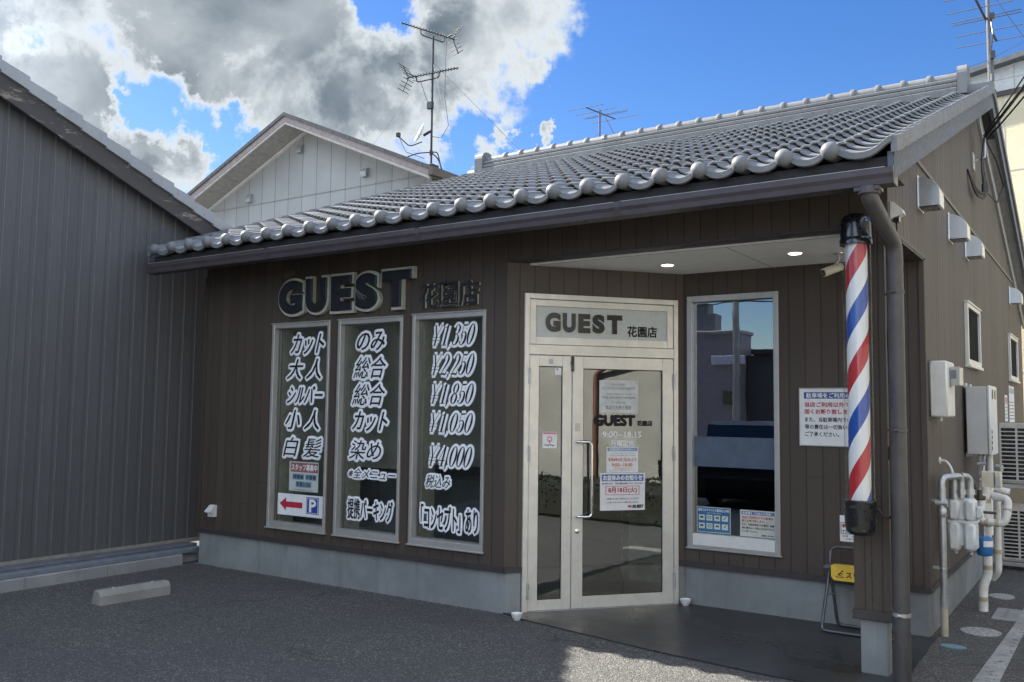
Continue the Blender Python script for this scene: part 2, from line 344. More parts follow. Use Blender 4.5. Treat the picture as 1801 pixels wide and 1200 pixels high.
# ------------------------------------------------------------------ mesh builder
class MB:
    def __init__(s, T=None): s.v = []; s.f = []; s.T = T
    def add(s, vs, fs):
        b = len(s.v)
        s.v += [(s.T @ Vector(v)) if s.T is not None else Vector(v) for v in vs]
        s.f += [tuple(i+b for i in f) for f in fs]; return s
    def box(s, x0, x1, y0, y1, z0, z1):
        return s.add([(x0,y0,z0),(x1,y0,z0),(x1,y1,z0),(x0,y1,z0),(x0,y0,z1),(x1,y0,z1),(x1,y1,z1),(x0,y1,z1)],
                     [(0,3,2,1),(4,5,6,7),(0,1,5,4),(1,2,6,5),(2,3,7,6),(3,0,4,7)])
    def bbox(s, x0, x1, y0, y1, z0, z1, c=.004):
        # box with chamfered edges
        xs = (x0, x1); ys = (y0, y1); zs = (z0, z1); vs = []; idx = {}
        for i in (0,1):
            for j in (0,1):
                for k in (0,1):
                    for a in range(3):
                        p = [xs[i], ys[j], zs[k]]; sg = [1 if i == 0 else -1, 1 if j == 0 else -1, 1 if k == 0 else -1]
                        for b in range(3):
                            if b != a: p[b] += sg[b]*c
                        idx[(i,j,k,a)] = len(vs); vs.append(tuple(p))
        fs = []
        q = lambda *a: fs.append(tuple(idx[t] for t in a))
        for s_ in (0,1):
            fa = [(s_,0,0,0),(s_,1,0,0),(s_,1,1,0),(s_,0,1,0)]; q(*(fa if s_ else fa[::-1]))
            fa = [(0,s_,0,1),(0,s_,1,1),(1,s_,1,1),(1,s_,0,1)]; q(*(fa if s_ else fa[::-1]))
            fa = [(0,0,s_,2),(1,0,s_,2),(1,1,s_,2),(0,1,s_,2)]; q(*(fa if s_ else fa[::-1]))
        for i in (0,1):
            for j in (0,1):
                q((i,j,0,0),(i,j,1,0),(i,j,1,1),(i,j,0,1)); q((i,0,j,0),(i,1,j,0),(i,1,j,2),(i,0,j,2)); q((0,i,j,1),(1,i,j,1),(1,i,j,2),(0,i,j,2))
                for k in (0,1): 
                    q((i,j,k,0),(i,j,k,1),(i,j,k,2))
        return s.add(vs, fs)
    def prism(s, poly, a, b, axis='x'):
        n = len(poly)
        def P(p, t): return {'x': (t, p[0], p[1]), 'y': (p[0], t, p[1]), 'z': (p[0], p[1], t)}[axis]
        vs = [P(p, a) for p in poly]+[P(p, b) for p in poly]
        fs = [tuple(range(n)), tuple(range(2*n-1, n-1, -1))]+[(i, (i+1) % n, n+(i+1) % n, n+i) for i in range(n)]
        return s.add(vs, fs)
    def quad(s, a, b, c, d): return s.add([a, b, c, d], [(0,1,2,3)])
    def tube(s, pts, r, n=10, caps=True, closed=False):
        pts = [Vector(p) for p in pts]; rs = r if isinstance(r, (list, tuple)) else [r]*len(pts)
        m_ = len(pts); vs = []; fs = []
        prev = None
        for i, p in enumerate(pts):
            a = pts[i-1] if (i > 0 or closed) else p; b = pts[(i+1) % m_] if (i < m_-1 or closed) else p
            t = (b-a)
            t = t.normalized() if t.length > 1e-9 else Vector((0,0,1))
            if prev is None:
                ref = Vector((0,0,1)) if abs(t.z) < .9 else Vector((1,0,0)); x = t.cross(ref).normalized()
            else:
                x = prev - t*prev.dot(t); x = x.normalized() if x.length > 1e-6 else t.orthogonal().normalized()
            prev = x; y = t.cross(x)
            for k in range(n):
                an = 2*PI*k/n; vs.append(tuple(p+(x*math.cos(an)+y*math.sin(an))*rs[i]))
        for i in range(m_ if closed else m_-1):
            j = (i+1) % m_
            for k in range(n): fs.append((i*n+k, i*n+(k+1) % n, j*n+(k+1) % n, j*n+k))
        if caps and not closed: fs += [tuple(range(n-1, -1, -1)), tuple(range((m_-1)*n, m_*n))]
        return s.add(vs, fs)
    def path(s, pts, r, bend=.05, n=10, seg=5):
        # tube with rounded corners
        pts = [Vector(p) for p in pts]; out = [pts[0]]
        for i in range(1, len(pts)-1):
            a, b, c = pts[i-1], pts[i], pts[i+1]
            d1 = min(bend, (a-b).length*.49); d2 = min(bend, (c-b).length*.49)
            p1 = b+(a-b).normalized()*d1; p2 = b+(c-b).normalized()*d2
            for k in range(seg+1):
                t = k/seg; out.append(p1*(1-t)**2+b*2*t*(1-t)+p2*t*t)
        out.append(pts[-1]); return s.tube(out, r, n)
    def lathe(s, prof, c=(0,0,0), n=24, axis='z'):
        vs = []; fs = []
        for (r, h) in prof:
            for k in range(n):
                a = 2*PI*k/n; q = (r*math.cos(a), r*math.sin(a), h)
                if axis == 'x': q = (q[2], q[0], q[1])
                if axis == 'y': q = (q[0], q[2], q[1])
                vs.append((c[0]+q[0], c[1]+q[1], c[2]+q[2]))
        for i in range(len(prof)-1):
            for k in range(n): fs.append((i*n+k, i*n+(k+1) % n, (i+1)*n+(k+1) % n, (i+1)*n+k))
        fs += [tuple(range(n-1, -1, -1)), tuple(range((len(prof)-1)*n, len(prof)*n))]
        return s.add(vs, fs)
    def build(s, name, mt, parent=None, smooth=None, loc=None):
        me = bpy.data.meshes.new(name)
        off = Vector((0,0,0))
        if parent is not None:
            q = parent
            while q is not None: off += q.location; q = q.parent
        o = bpy.data.objects.new(name, me)
        lo = Vector((0,0,0))
        if loc is not None: lo = Vector(loc)-off; off = Vector(loc)
        me.from_pydata([tuple(v-off) for v in s.v], [], s.f); me.update()
        import bmesh
        bm = bmesh.new(); bm.from_mesh(me); bmesh.ops.recalc_face_normals(bm, faces=bm.faces[:]); bm.to_mesh(me); bm.free()
        me.materials.append(mt); COL.objects.link(o); o.location = lo
        if parent is not None: o.parent = parent
        if smooth is not None:
            me.shade_smooth() if smooth >= 180 else me.set_sharp_from_angle(angle=R(smooth))
            for p in me.polygons: p.use_smooth = True
            if smooth < 180: me.set_sharp_from_angle(angle=R(smooth))
        return o

def tag(o, label=None, cat=None, group=None, kind=None):
    if label: o['label'] = label
    if cat: o['category'] = cat
    if group: o['group'] = group
    if kind: o['kind'] = kind
    return o
def thing(name, label, cat, loc=(0,0,0), group=None):
    o = bpy.data.objects.new(name, None); COL.objects.link(o); o.location = loc; o.empty_display_size = .2
    return tag(o, label, cat, group)
def copy_tree(o, shift, label=None):
    c = o.copy(); COL.objects.link(c); c.location = o.location+Vector(shift)
    if label: c['label'] = label
    for ch in o.children:
        d = ch.copy(); COL.objects.link(d); d.parent = c
        for g in ch.children:
            e = g.copy(); COL.objects.link(e); e.parent = d
    return c
def frame(origin, theta):
    # local (u along wall, v up, w out of the wall) -> world
    c, s = math.cos(theta), math.sin(theta)
    return Matrix(((c, 0, s, origin[0]), (s, 0, -c, origin[1]), (0, 1, 0, origin[2] if len(origin) > 2 else 0), (0,0,0,1)))
F_front = frame((0, 0), 0)
F_diag = frame((3.8982, 0), TH)
F_back = frame((0, 1.2372), 0)
F_side = frame((6.8733, 0), PI/2)

def wall_panel(mb, u0, u1, v0, v1, holes, thick):
    us = sorted(set([u0, u1]+[h[0] for h in holes]+[h[1] for h in holes])); vs = sorted(set([v0, v1]+[h[2] for h in holes]+[h[3] for h in holes]))
    for i in range(len(us)-1):
        for j in range(len(vs)-1):
            cu, cv = (us[i]+us[i+1])/2, (vs[j]+vs[j+1])/2
            if any(h[0] < cu < h[1] and h[2] < cv < h[3] for h in holes): continue
            for wz in (0, -thick):
                mb.quad((us[i], vs[j], wz), (us[i+1], vs[j], wz), (us[i+1], vs[j+1], wz), (us[i], vs[j+1], wz))
    for (a, b, c, d) in holes+[(u0, u1, v0, v1)]:
        mb.quad((a,c,0),(a,d,0),(a,d,-thick),(a,c,-thick)); mb.quad((b,c,0),(b,d,0),(b,d,-thick),(b,c,-thick))
        mb.quad((a,c,0),(b,c,0),(b,c,-thick),(a,c,-thick)); mb.quad((a,d,0),(b,d,0),(b,d,-thick),(a,d,-thick))
    return mb
def bars(mb, a, b, c, d, wl, wr, wb, wt, w0, w1):
    # rectangular frame of four butted bars, local coordinates
    mb.bbox(a, a+wl, c, d, w0, w1, .003); mb.bbox(b-wr, b, c, d, w0, w1, .003)
    mb.bbox(a+wl, b-wr, c, c+wb, w0, w1-.002, .003); mb.bbox(a+wl, b-wr, d-wt, d, w0, w1-.002, .003)
    return mb

# ------------------------------------------------------------------ lettering
def _tmpmesh(cu):
    o = bpy.data.objects.new('tmp', cu); COL.objects.link(o)
    dg = bpy.context.evaluated_depsgraph_get(); me = o.evaluated_get(dg).to_mesh()
    vs = [v.co.copy() for v in me.vertices]; fs = [tuple(p.vertices) for p in me.polygons]
    o.evaluated_get(dg).to_mesh_clear(); bpy.data.objects.remove(o)
    return vs, fs
_cache = {}
rj = random.Random(11)   # hair-fine unevenness so overlapping strokes never share a plane
def text_curve(body):
    if body in _cache: return _cache[body]
    c = bpy.data.curves.new('tx', 'FONT'); c.body = body; c.resolution_u = 3
    o = bpy.data.objects.new('tx', c); COL.objects.link(o)
    dg = bpy.context.evaluated_depsgraph_get()
    cu = o.to_curve(dg).copy(); 
    bpy.data.objects.remove(o)
    P = [p.co for sp in cu.splines for p in sp.bezier_points]
    bb = (min(p.x for p in P), max(p.x for p in P), min(p.y for p in P), max(p.y for p in P))
    _cache[body] = (cu, bb); return cu, bb
def text(body, u0, u1, v0, v1, w=0.0, bold=0.0, shear=0.0, outline=None, contrast=1.0, fit=True, res=3, rise=0.0, zs=.12):
    """filled glyphs fitted to the box; bold = extra stroke radius in metres (tube round the outline).
       outline = radius -> only the fat backing; contrast>1 thins horizontal strokes; returns verts, faces"""
    src, bb = text_curve(body); cu = src.copy()
    W, H = u1-u0, v1-v0
    sh = shear*H
    sx = (W-abs(sh))/(bb[1]-bb[0]); sy = H/(bb[3]-bb[2])
    def tf(p):
        x = (p.x-bb[0])*sx; y = (p.y-bb[2])*sy
        return Vector((u0+x+shear*y, (v0+y+rise*x)*contrast, 0))
    new = [[(tf(p.handle_left), tf(p.co), tf(p.handle_right)) for p in sp.bezier_points] for sp in cu.splines]
    for sp in cu.splines:
        for p in sp.bezier_points: p.handle_left_type = 'FREE'; p.handle_right_type = 'FREE'
    for sp, nl in zip(cu.splines, new):
        for p, (a, b, c) in zip(sp.bezier_points, nl): p.co = b; p.handle_left = a; p.handle_right = c
    cu.resolution_u = res
    cu.dimensions = '2D'; cu.fill_mode = 'FRONT'; cu.bevel_depth = 0; cu.extrude = 0; cu.offset = 0
    vs, fs = _tmpmesh(cu)
    r = bold+(outline or 0)
    if r > 0:
        c3 = cu.copy(); c3.dimensions = '3D'; c3.fill_mode = 'FULL'; c3.bevel_depth = r; c3.bevel_resolution = 1 if outline else 0
        v2, f2 = _tmpmesh(c3); b = len(vs)
        jt = min(.0003, r*zs*.25); vs += [Vector((v.x, v.y, v.z*zs+rj.uniform(-jt, jt))) for v in v2]; fs += [tuple(i+b for i in f) for f in f2]
        bpy.data.curves.remove(c3)
    bpy.data.curves.remove(cu)
    return [(v.x, v.y/contrast, v.z+w) for v in vs], fs

def el(cx, cy, rx, ry, thick, thin, n=18):
    return ([(cx+rx*math.cos(2*PI*k/n), cy+ry*math.sin(2*PI*k/n), thin+(thick-thin)*abs(math.cos(2*PI*k/n))**1.3) for k in range(n)], True)
DG = {
 '0': [el(.25,.5,.185,.47,.072,.018)],
 '1': [([(.28,.02,.068),(.28,.97,.068)],False),([(.28,.96,.02),(.2,.88,.02),(.1,.85,.014)],False),([(.1,.015,.018),(.46,.015,.018)],False)],
 '2': [([(.09,.74,.06),(.12,.88,.03),(.25,.975,.022),(.39,.86,.07),(.41,.70,.07),(.31,.46,.045),(.16,.22,.024),(.07,.05,.016)],False),([(.08,.05,.045),(.25,.06,.055),(.40,.04,.05),(.47,.20,.014)],False)],
 '3': [([(.10,.80,.055),(.14,.92,.025),(.25,.975,.022),(.38,.86,.066),(.38,.70,.066),(.30,.56,.026),(.20,.53,.016)],False),([(.20,.53,.016),(.34,.48,.03),(.43,.32,.076),(.41,.15,.076),(.27,.02,.022),(.14,.05,.025),(.08,.18,.058)],False)],
 '4': [([(.34,.02,.064),(.34,.97,.064)],False),([(.33,.97,.02),(.05,.29,.016)],False),([(.04,.28,.024),(.50,.28,.024)],False),([(.2,.015,.018),(.48,.015,.018)],False)],
 '5': [([(.13,.94,.045),(.28,.935,.05),(.42,.96,.035)],False),([(.12,.95,.016),(.10,.52,.016)],False),([(.10,.53,.018),(.22,.62,.024),(.36,.57,.05),(.43,.35,.078),(.38,.12,.066),(.25,.02,.022),(.13,.05,.025),(.08,.18,.056)],False)],
 '8': [el(.25,.745,.145,.23,.06,.02,14), el(.25,.26,.17,.24,.072,.02,14)],
 ',': [([(.10,.05,.06),(.13,.0,.05),(.11,-.08,.025),(.04,-.17,.010)],False)],
 '\u00a5': [([(.06,.97,.046),(.29,.47,.050)],False),([(.53,.97,.014),(.30,.47,.014)],False),([(.29,.47,.052),(.29,.02,.052)],False),([(.06,.41,.014),(.53,.41,.014)],False),([(.06,.27,.014),(.53,.27,.014)],False),([(-.02,.985,.012),(.19,.985,.012)],False),([(.43,.985,.012),(.60,.985,.012)],False),([(.15,.015,.012),(.43,.015,.012)],False)],
}
ADV = {',': .30, '\u00a5': .76, '1': .44}
def price(body, u0, u1, v0, v1, w, extra=0.0, shear=.30):
    tot = sum(ADV.get(ch, .52) for ch in body); H = v1-v0; sh = shear*H
    sx = (u1-u0-sh)/tot; sy = H
    cu = bpy.data.curves.new('pr', 'CURVE'); cu.dimensions = '3D'; cu.fill_mode = 'FULL'; cu.bevel_depth = 1.0; cu.bevel_resolution = 2; cu.resolution_u = 4; cu.use_fill_caps = True
    x = 0
    k = .5*(sx+sy)
    for ch in body:
        for pts, closed in DG[ch]:
            sp = cu.splines.new('BEZIER'); sp.bezier_points.add(len(pts)-1); sp.use_cyclic_u = closed
            for bp_, (a, b, r) in zip(sp.bezier_points, pts):
                y = b*sy; bp_.co = (u0+(x+a-(.055 if ch == '1' else 0))*sx+shear*y, v0+y, 0); bp_.handle_left_type = bp_.handle_right_type = 'AUTO'; bp_.radius = r*k*.84+extra
        x += ADV.get(ch, .52)
    vs, fs = _tmpmesh(cu); bpy.data.curves.remove(cu)
    return [(v.x, v.y, v.z*.06+w+rj.uniform(-.0002, .0002)) for v in vs], fs

def sheet(mb, a, b, c, d, w0=.001, w1=.003): return mb.box(a, b, c, d, w0, w1)

# ------------------------------------------------------------------ setting
g = MB().quad((-60,-60,0),(70,-60,0),(70,90,0),(-60,90,0)).build('ground', M_asphalt); tag(g, kind='structure')
sb = MB(); sb.prism([(3.86,0.02),(4.12,-.075),(5.4,-.32),(6.2,-.415),(6.93,-.43),(6.905,1.3),(3.86,1.3)], -.05, .010, 'z')
tag(sb.build('porch_slab', M_slab), kind='structure')
ln = MB()
ln.prism([(7.215,-1.2),(7.39,-1.2),(7.43,2.3),(7.43,5.6),(7.365,5.6),(7.345,2.3)], .0, .004, 'z')
tag(ln.build('road_marking', M_linepaint), kind='structure')

# ------------------------------------------------------------------ barber shop
shop = thing('barber_shop', 'single-storey brown barber shop with silver tiled roof and slanted glass door in an open porch', 'shop', (0,0,0))
W_, ZF, ZT = 3.8982, .35, 2.887
WINS = [(1.065, 1.868, .474, 2.467), (1.978, 2.776, .474, 2.469), (2.890, 3.690, .474, 2.474)]
wl = MB(F_front); wall_panel(wl, 0, W_, ZF, 3.16, [tuple(x) for x in WINS], .12)
wl.build('front_wall', M_front, shop)
wd = MB(F_diag); wall_panel(wd, .0, 1.6076, .35, 2.90, [(.15, 1.553, .35, 2.62)], .12); wd.build('door_wall', M_diag, shop)
wb = MB(F_back); wall_panel(wb, 4.9246, 6.8735, ZF, 2.88, [(4.972, 5.764, .50, 2.652)], .12); wb.build('porch_wall', M_front, shop)
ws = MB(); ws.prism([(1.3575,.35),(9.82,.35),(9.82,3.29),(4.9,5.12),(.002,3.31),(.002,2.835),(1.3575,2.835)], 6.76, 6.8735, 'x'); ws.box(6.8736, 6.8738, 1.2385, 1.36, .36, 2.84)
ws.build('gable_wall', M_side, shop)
w4 = MB(); w4.prism([(.12,.0),(9.82,.0),(9.82,3.25),(4.9,5.06),(.12,3.2)], 0.002, .11, 'x'); w4.box(.11, 6.76, 9.70, 9.82, .0, 3.25)
w4.build('rear_wall', M_front, shop)
# corner posts of the siding (metal corner trims)
MB().box(-.012, .03, -.014, .0-.003, .37, 3.02).build('corner_trim', M_front, shop)
ct = MB(); ct.box(6.845, 6.884, 1.222, 1.2342, .37, 2.83); ct.box(6.8765, 6.884, 1.2340, 1.27, .37, 2.835); ct.build('corner_trim', M_front, shop)
# beam over the porch
bm_ = MB(); bm_.box(W_, 6.8733, 0.0, .13, 2.893, 3.16); bm_.box(6.72, 6.872, .13, 1.2372, 2.84, 3.2)
bm_.build('porch_beam', M_front, shop)
bt = MB(); bt.box(3.90, 6.86, -.012, .15, 2.872, 2.8915); bt.box(6.74, 6.884, .15, 1.28, 2.818, 2.8335); bt.box(6.8765, 6.888, .15, 1.28, 2.8335, 2.862)
bt.build('beam_trim', M_trim, shop)
# porch ceiling
ce = MB(); ce.prism([(3.92,.15),(6.74,.15),(6.74,1.26),(4.90,1.26)], 2.856, 2.885, 'z'); 
ceo = ce.build('porch_ceiling', M_soffit, shop)
cj = MB(); cj.box(5.72, 5.726, .16, 1.23, 2.8545, 2.857); cj.box(4.1, 6.74, .16, .166, 2.8545, 2.857); cj.build('ceiling_joint', M_inkgrey, ceo)
# foundation + dark drip band
fo = MB()
fo.box(.012, 3.80, .012, .16, -.05, .325)
fo.prism([(3.8005,.012),(3.908,.012),(3.990,.108),(3.88,.20),(3.8005,.20)], -.05, .3249, 'z')
pa = Vector((3.8982+1.557*math.cos(TH), 1.557*math.sin(TH)))
fo.prism([(pa.x+.006,pa.y+.002),(4.935,1.2472),(4.93,1.40),(pa.x-.06,pa.y+.08)], -.05, .3252, 'z')
fo.box(4.937, 6.863, 1.2492, 1.40, -.05, .3255); fo.box(6.72, 6.8632, 1.40, 9.80, -.05, .3255)
fo.build('foundation', M_conc, shop)
db = MB(); db.box(-.01, 3.902, -.014, .10, .327, .372)
db.T = F_diag; db.box(.0, .15, -.0+.327, .372, -.10, .014); db.box(1.553, 1.60, .327, .372, -.10, .014); db.T = None
db.box(4.92, 6.888, 1.2232, 1.33, .3272, .3722); db.box(6.80, 6.888, 1.33, 9.83, .3272, .3722)
db.build('drip_band', M_trim, shop)
# porch post
pp = MB(); pp.box(6.63, 6.848, .0-.008, .136, .405, 2.871); 
post = pp.build('porch_post', M_post, shop)
pg = MB(); pg.box(6.737, 6.741, -.0095, -.0082, .41, 2.87); pg.box(6.8482, 6.8496, .045, .049, .41, 2.87); pg.build('board_joint', M_black, post)
pb = MB(); pb.bbox(6.618, 6.862, -.022, .15, .345, .404, .004); pb.build('post_collar', M_trim, post)
pi_ = MB(); pi_.bbox(6.660, 6.826, .004, .122, -.05, .345, .006); pi_.build('pier', M_conc, post)

# ---- windows of the front
lining = paint('window_lining', (.50, .49, .40), .7)
def shop_window(Fm, box, bottom=.05, name='window', lbl=None, backing=True):
    a, b, c, d = box
    f = bars(MB(Fm), a, b, c, d, .036, .030, bottom, .042, -.085, .018)
    f.bbox(a-.012, b+.012, c-.014, c+.001, -.02, .03, .003); f.bbox(a-.008, b+.008, d-.001, d+.012, -.02, .026, .003)
    fo_ = f.build(name, M_alu2, shop)
    if lbl: fo_['label'] = lbl
    gk = MB(Fm); bars(gk, a+.0365, b-.0305, c+bottom+.0005, d-.0425, .008, .008, .008, .008, -.055, -.036); gk.build('gasket', M_inkgrey, fo_)
    p = MB(Fm); p.box(a+.037, b-.031, c+bottom+.001, d-.043, -.048, -.042); p.build('pane', M_glass, fo_)
    j = MB(Fm)
    j.box(a+.01, a+.036, c, d, -.30, -.122); j.box(b-.036, b-.01, c, d, -.30, -.122); j.box(a+.036, b-.036, c-.02, c+.02, -.30, -.122); j.box(a+.036, b-.036, d-.02, d+.02, -.30, -.122)
    j.build('window_lining', lining, fo_)
    return fo_
LET = [
 [('カット',1.280,1.770,2.165,2.360),('大 人',1.238,1.760,1.922,2.116),('シルバー',1.246,1.764,1.685,1.852),('小 人',1.222,1.752,1.432,1.620),('白 髪',1.222,1.764,1.166,1.352)],
 [('のみ',2.160,2.550,2.178,2.350),('総合',2.138,2.565,1.921,2.118),('総合',2.130,2.560,1.672,1.868),('カット',2.138,2.600,1.437,1.614),('染め',2.108,2.535,1.172,1.348),('※全メニュー',2.100,2.700,1.000,1.092)],
 [('税込み',3.025,3.325,.963,1.076)]]
PR = [('¥1,350',3.060,3.570,2.198,2.380),('¥2,250',3.056,3.566,1.940,2.124),('¥1,850',3.052,3.564,1.692,1.868),('¥1,050',3.046,3.558,1.446,1.616),('¥4,000',3.040,3.556,1.152,1.332)]
GOT = [('提携パーキング',2.112,2.660,.628,.812),('「コンセプト」あり',2.990,3.604,.600,.815)]
for i, bx in enumerate(WINS):
    wo = shop_window(F_front, bx, name='window')
    def row(o_, k_):
        MB(F_front).add(*o_).build('lettering_outline', M_vinylw, wo); MB(F_front).add(*k_).build('lettering', M_ink, wo)
    for (s_, a, b, c, d) in LET[i]:
        small = (d-c) < .12
        row(text(s_, a, b, c, d, -.0405, bold=.004, shear=.28, outline=.014 if small else .024), text(s_, a, b, c, d, -.0365, bold=.0010 if small else (.0022 if s_[0] in '総白染' else .0046), shear=.28, contrast=2.4))
    if i == 2:
        for (s_, a, b, c, d) in PR: row(price(s_, a, b, c, d, -.0395, extra=.023), price(s_, a, b, c, d, -.0365))
    for (s_, a, b, c, d) in GOT[i-1:i] if i else []:
        row(text(s_, a, b, c, d, -.0405, bold=.004, outline=.019), text(s_, a, b, c, d, -.0365, bold=.0032))

# ---- interior seen through the glass
M_inwall = paint('interior_wall_paint', (.26, .27, .23), .85, var=.05)
M_infloor = paint('interior_floor', (.14, .115, .09), .45, var=.2)
M_inwood = paint('interior_dark_wood', (.040, .036, .036), .5)
it = MB(); it.box(.112, 6.74, .5+3.5, 4.05, .02, 2.80); it.box(.112, .125, .14, 4.0, .02, 2.8); it.box(6.75, 6.759, 1.4, 4, .02, 2.8); it.build('interior_wall', M_inwall, shop)
fl = MB(); fl.prism([(.12,.15),(3.88,.15),(3.95,.13),(4.90,1.26),(4.95,1.37),(6.72,1.37),(6.72,4.0),(.12,4.0)], .0, .02, 'z'); fl.build('interior_floor', M_infloor, shop)
ic = MB(); ic.prism([(.12,.13),(3.80,.13),(4.72,1.3),(4.90,1.37),(6.74,1.37),(6.74,4.0),(.12,4.0)], 2.68, 2.72, 'z'); ic.build('interior_ceiling', M_inwall, shop)

for (a, b, c, d) in WINS:
    q = MB(); zb_ = .80 if a < 1.5 else (1.10 if a < 2.5 else 1.16); q.box(a+.038, b-.038, .235, .240, zb_, 2.44); q.tube([(a+.038,.237,zb_-.005),(b-.038,.237,zb_-.005)], .010, 8); q.build('roller_blind', paint('blind_olive', (.29,.295,.25), .8, var=.04), shop)
# ---- door set in the slanted wall
fr = MB(F_diag)
fr.bbox(.15, .194, .0, 2.62, -.09, .022, .003); fr.bbox(1.512, 1.553, .0, 2.62, -.09, .022, .003)
fr.bbox(.194, 1.512, 2.575, 2.62, -.09, .021, .003); fr.bbox(.194, 1.512, 2.108, 2.192, -.09, .020, .003)
dfr = fr.build('door_frame', M_alu, shop)
ds = MB(F_diag); bars(ds, .197, 1.509, 2.195, 2.572, .055, .055, .065, .055, -.05, .010); ds.build('transom_sash', M_alu, dfr)
dp = MB(F_diag); dp.box(.252, 1.454, 2.26, 2.517, -.02, -.008); dp.build('transom_panel', paint('transom_white', (.52,.56,.54), .3, var=.03), dfr)
gp = MB(F_diag); gp.box(.194, 1.512, .0, 2.11, -.088, -.084); 
th = MB(F_diag); th.bbox(.19, 1.516, -.01, .014, -.10, .03, .002); th.build('threshold', M_steel, dfr)
def leaf(a, b, ga, gb, gc, gd, nm):
    l = MB(F_diag)
    l.bbox(a, ga, .016, 2.104, -.03, .012, .003); l.bbox(gb, b, .016, 2.104, -.03, .012, .003)
    l.bbox(ga, gb, .016, gc, -.03, .0105, .003); l.bbox(ga, gb, gd, 2.104, -.03, .0105, .003)
    o = l.build(nm, M_alu, shop)
    k = bars(MB(F_diag), ga+.0005, gb-.0005, gc+.0005, gd-.0005, .006, .006, .006, .006, -.012, .003); k.build('gasket', M_black, o)
    q = MB(F_diag); q.box(ga+.001, gb-.001, gc+.001, gd-.001, -.009, -.004); q.build('glass', M_glassd, o)
    return o
dl = leaf(.197, .571, .282, .489, .098, 2.013, 'door'); dl['label'] = 'narrow left door leaf with a slim glass pane'
dr = leaf(.577, 1.509, .676, 1.408, .112, 2.001, 'door'); dr['label'] = 'wide right door leaf with handle and posters'
hd = MB(F_diag); hd.path([(.612,1.387,.012),(.612,1.387,.055),(.728,1.387,.075),(.731,.770,.075),(.616,.770,.055),(.616,.770,.012)], .0125, .035, 12)
hd.build('handle', M_chrome, dr, 60)
lk = MB(F_diag); lk.bbox(.606,.646,1.478,1.544,.0125,.020,.002); lk.build('lock_plate', M_cream, dr)
cy = MB(F_diag); cy.lathe([(.020,.012),(.020,.018),(.013,.020),(.013,.030),(.009,.032)], (.624,.648,0), 18); cy.build('lock_cylinder', M_chrome, dr, 40)
bl_ = MB(F_diag); bl_.bbox(.562,.588,1.975,2.10,.0125,.028,.003); bl_.bbox(.558,.572,2.03,2.06,.0125,.034,.002); bl_.build('door_stop', M_black, dr)
for (o_, uu, vv) in [(dl,.1945,1.93),(dl,.1945,1.29),(dl,.1945,.178),(dr,1.5105,1.908),(dr,1.5105,1.29),(dr,1.5105,.21)]:
    h = MB(F_diag); h.tube([(uu,vv-.066,.027),(uu,vv-.002,.027)], .0095, 10); h.tube([(uu,vv+.002,.027),(uu,vv+.066,.027)], .0095, 10)
    h.build('hinge', M_steel, o_, 40)
sq = MB(F_diag); sq.bbox(.365,.402,2.035,2.075,.0107,.018,.002); sq.lathe([(.010,.018),(.008,.024)], (.388,2.05,0), 12); sq.build('door_sensor', M_greybox, dl)
# vinyl on the right leaf glass
gs = MB(F_diag); gs.add(*text('GUEST', .780,1.148,1.526,1.608, -.001, bold=.0085)); gs.add(*text('花園店',1.174,1.316,1.522,1.566,-.001,bold=.0022)); gs.build('shop_name_vinyl', M_ink, dr)
gv = MB(F_diag); gv.add(*text('9:00~18:15',.856,1.212,1.424,1.473,-.001,bold=.0012)); gv.add(*text('月曜定休',.93,1.145,1.349,1.403,-.001,bold=.0010)); gv.build('opening_hours_vinyl', M_vinylw, dr)

# ---- porch window
pw = MB(F_back); a, b, c, d = 4.968, 5.770, .496, 2.654
bars(pw, a, b, c, d, .046, .042, .022, .052, -.085, .018); pw.bbox(a-.012, b+.012, c-.013, c+.001, -.02, .028, .003)
pwo = pw.build('window', M_alu2, shop); pwo['label'] = 'tall porch window with white bottom rail'
q = MB(F_back); q.bbox(a+.046, b-.042, c+.022, .612, -.06, .010, .002); q.build('bottom_rail', M_white, pwo)
q = MB(F_back); q.box(a+.047, b-.043, .613, d-.053, -.048, -.042); q.build('pane', M_glassp, pwo)
q = MB(F_back); q.box(a+.048, b-.044, 1.182, 1.438, -.0415, -.0405); q.build('frosted_film', paint('frosted_film', (.085,.115,.165), .5), pwo)
q = MB(F_back); q.box(a+.012, a+.034, c+.03, d, -.30, -.122); q.box(b-.034, b-.012, c+.03, d, -.30, -.122); q.box(a+.034, b-.034, c, c+.03, -.30, -.122); q.build('window_lining', lining, pwo)

# ---- side windows (dark screens in aluminium frames, set proud of the gable wall)
for (y0, y1, z0, z1) in [(3.45, 4.41, 2.14, 2.735), (7.60, 8.72, 2.14, 2.74)]:
    f = bars(MB(F_side), y0, y1, z0, z1, .04, .04, .05, .04, .0, .035); f.bbox(y0-.02, y1+.02, z0-.03, z0-.001, .0, .05, .003); f.bbox(y0-.01, y1+.01, z1+.001, z1+.018, .0, .045, .003)
    fo_ = f.build('side_window', M_alu, shop)
    MB(F_side).box(y0+.04, y1-.04, z0+.05, z1-.04, .001, .010).build('insect_screen', paint('dark_screen', (.010,.012,.014), .85, spec=.1), fo_)
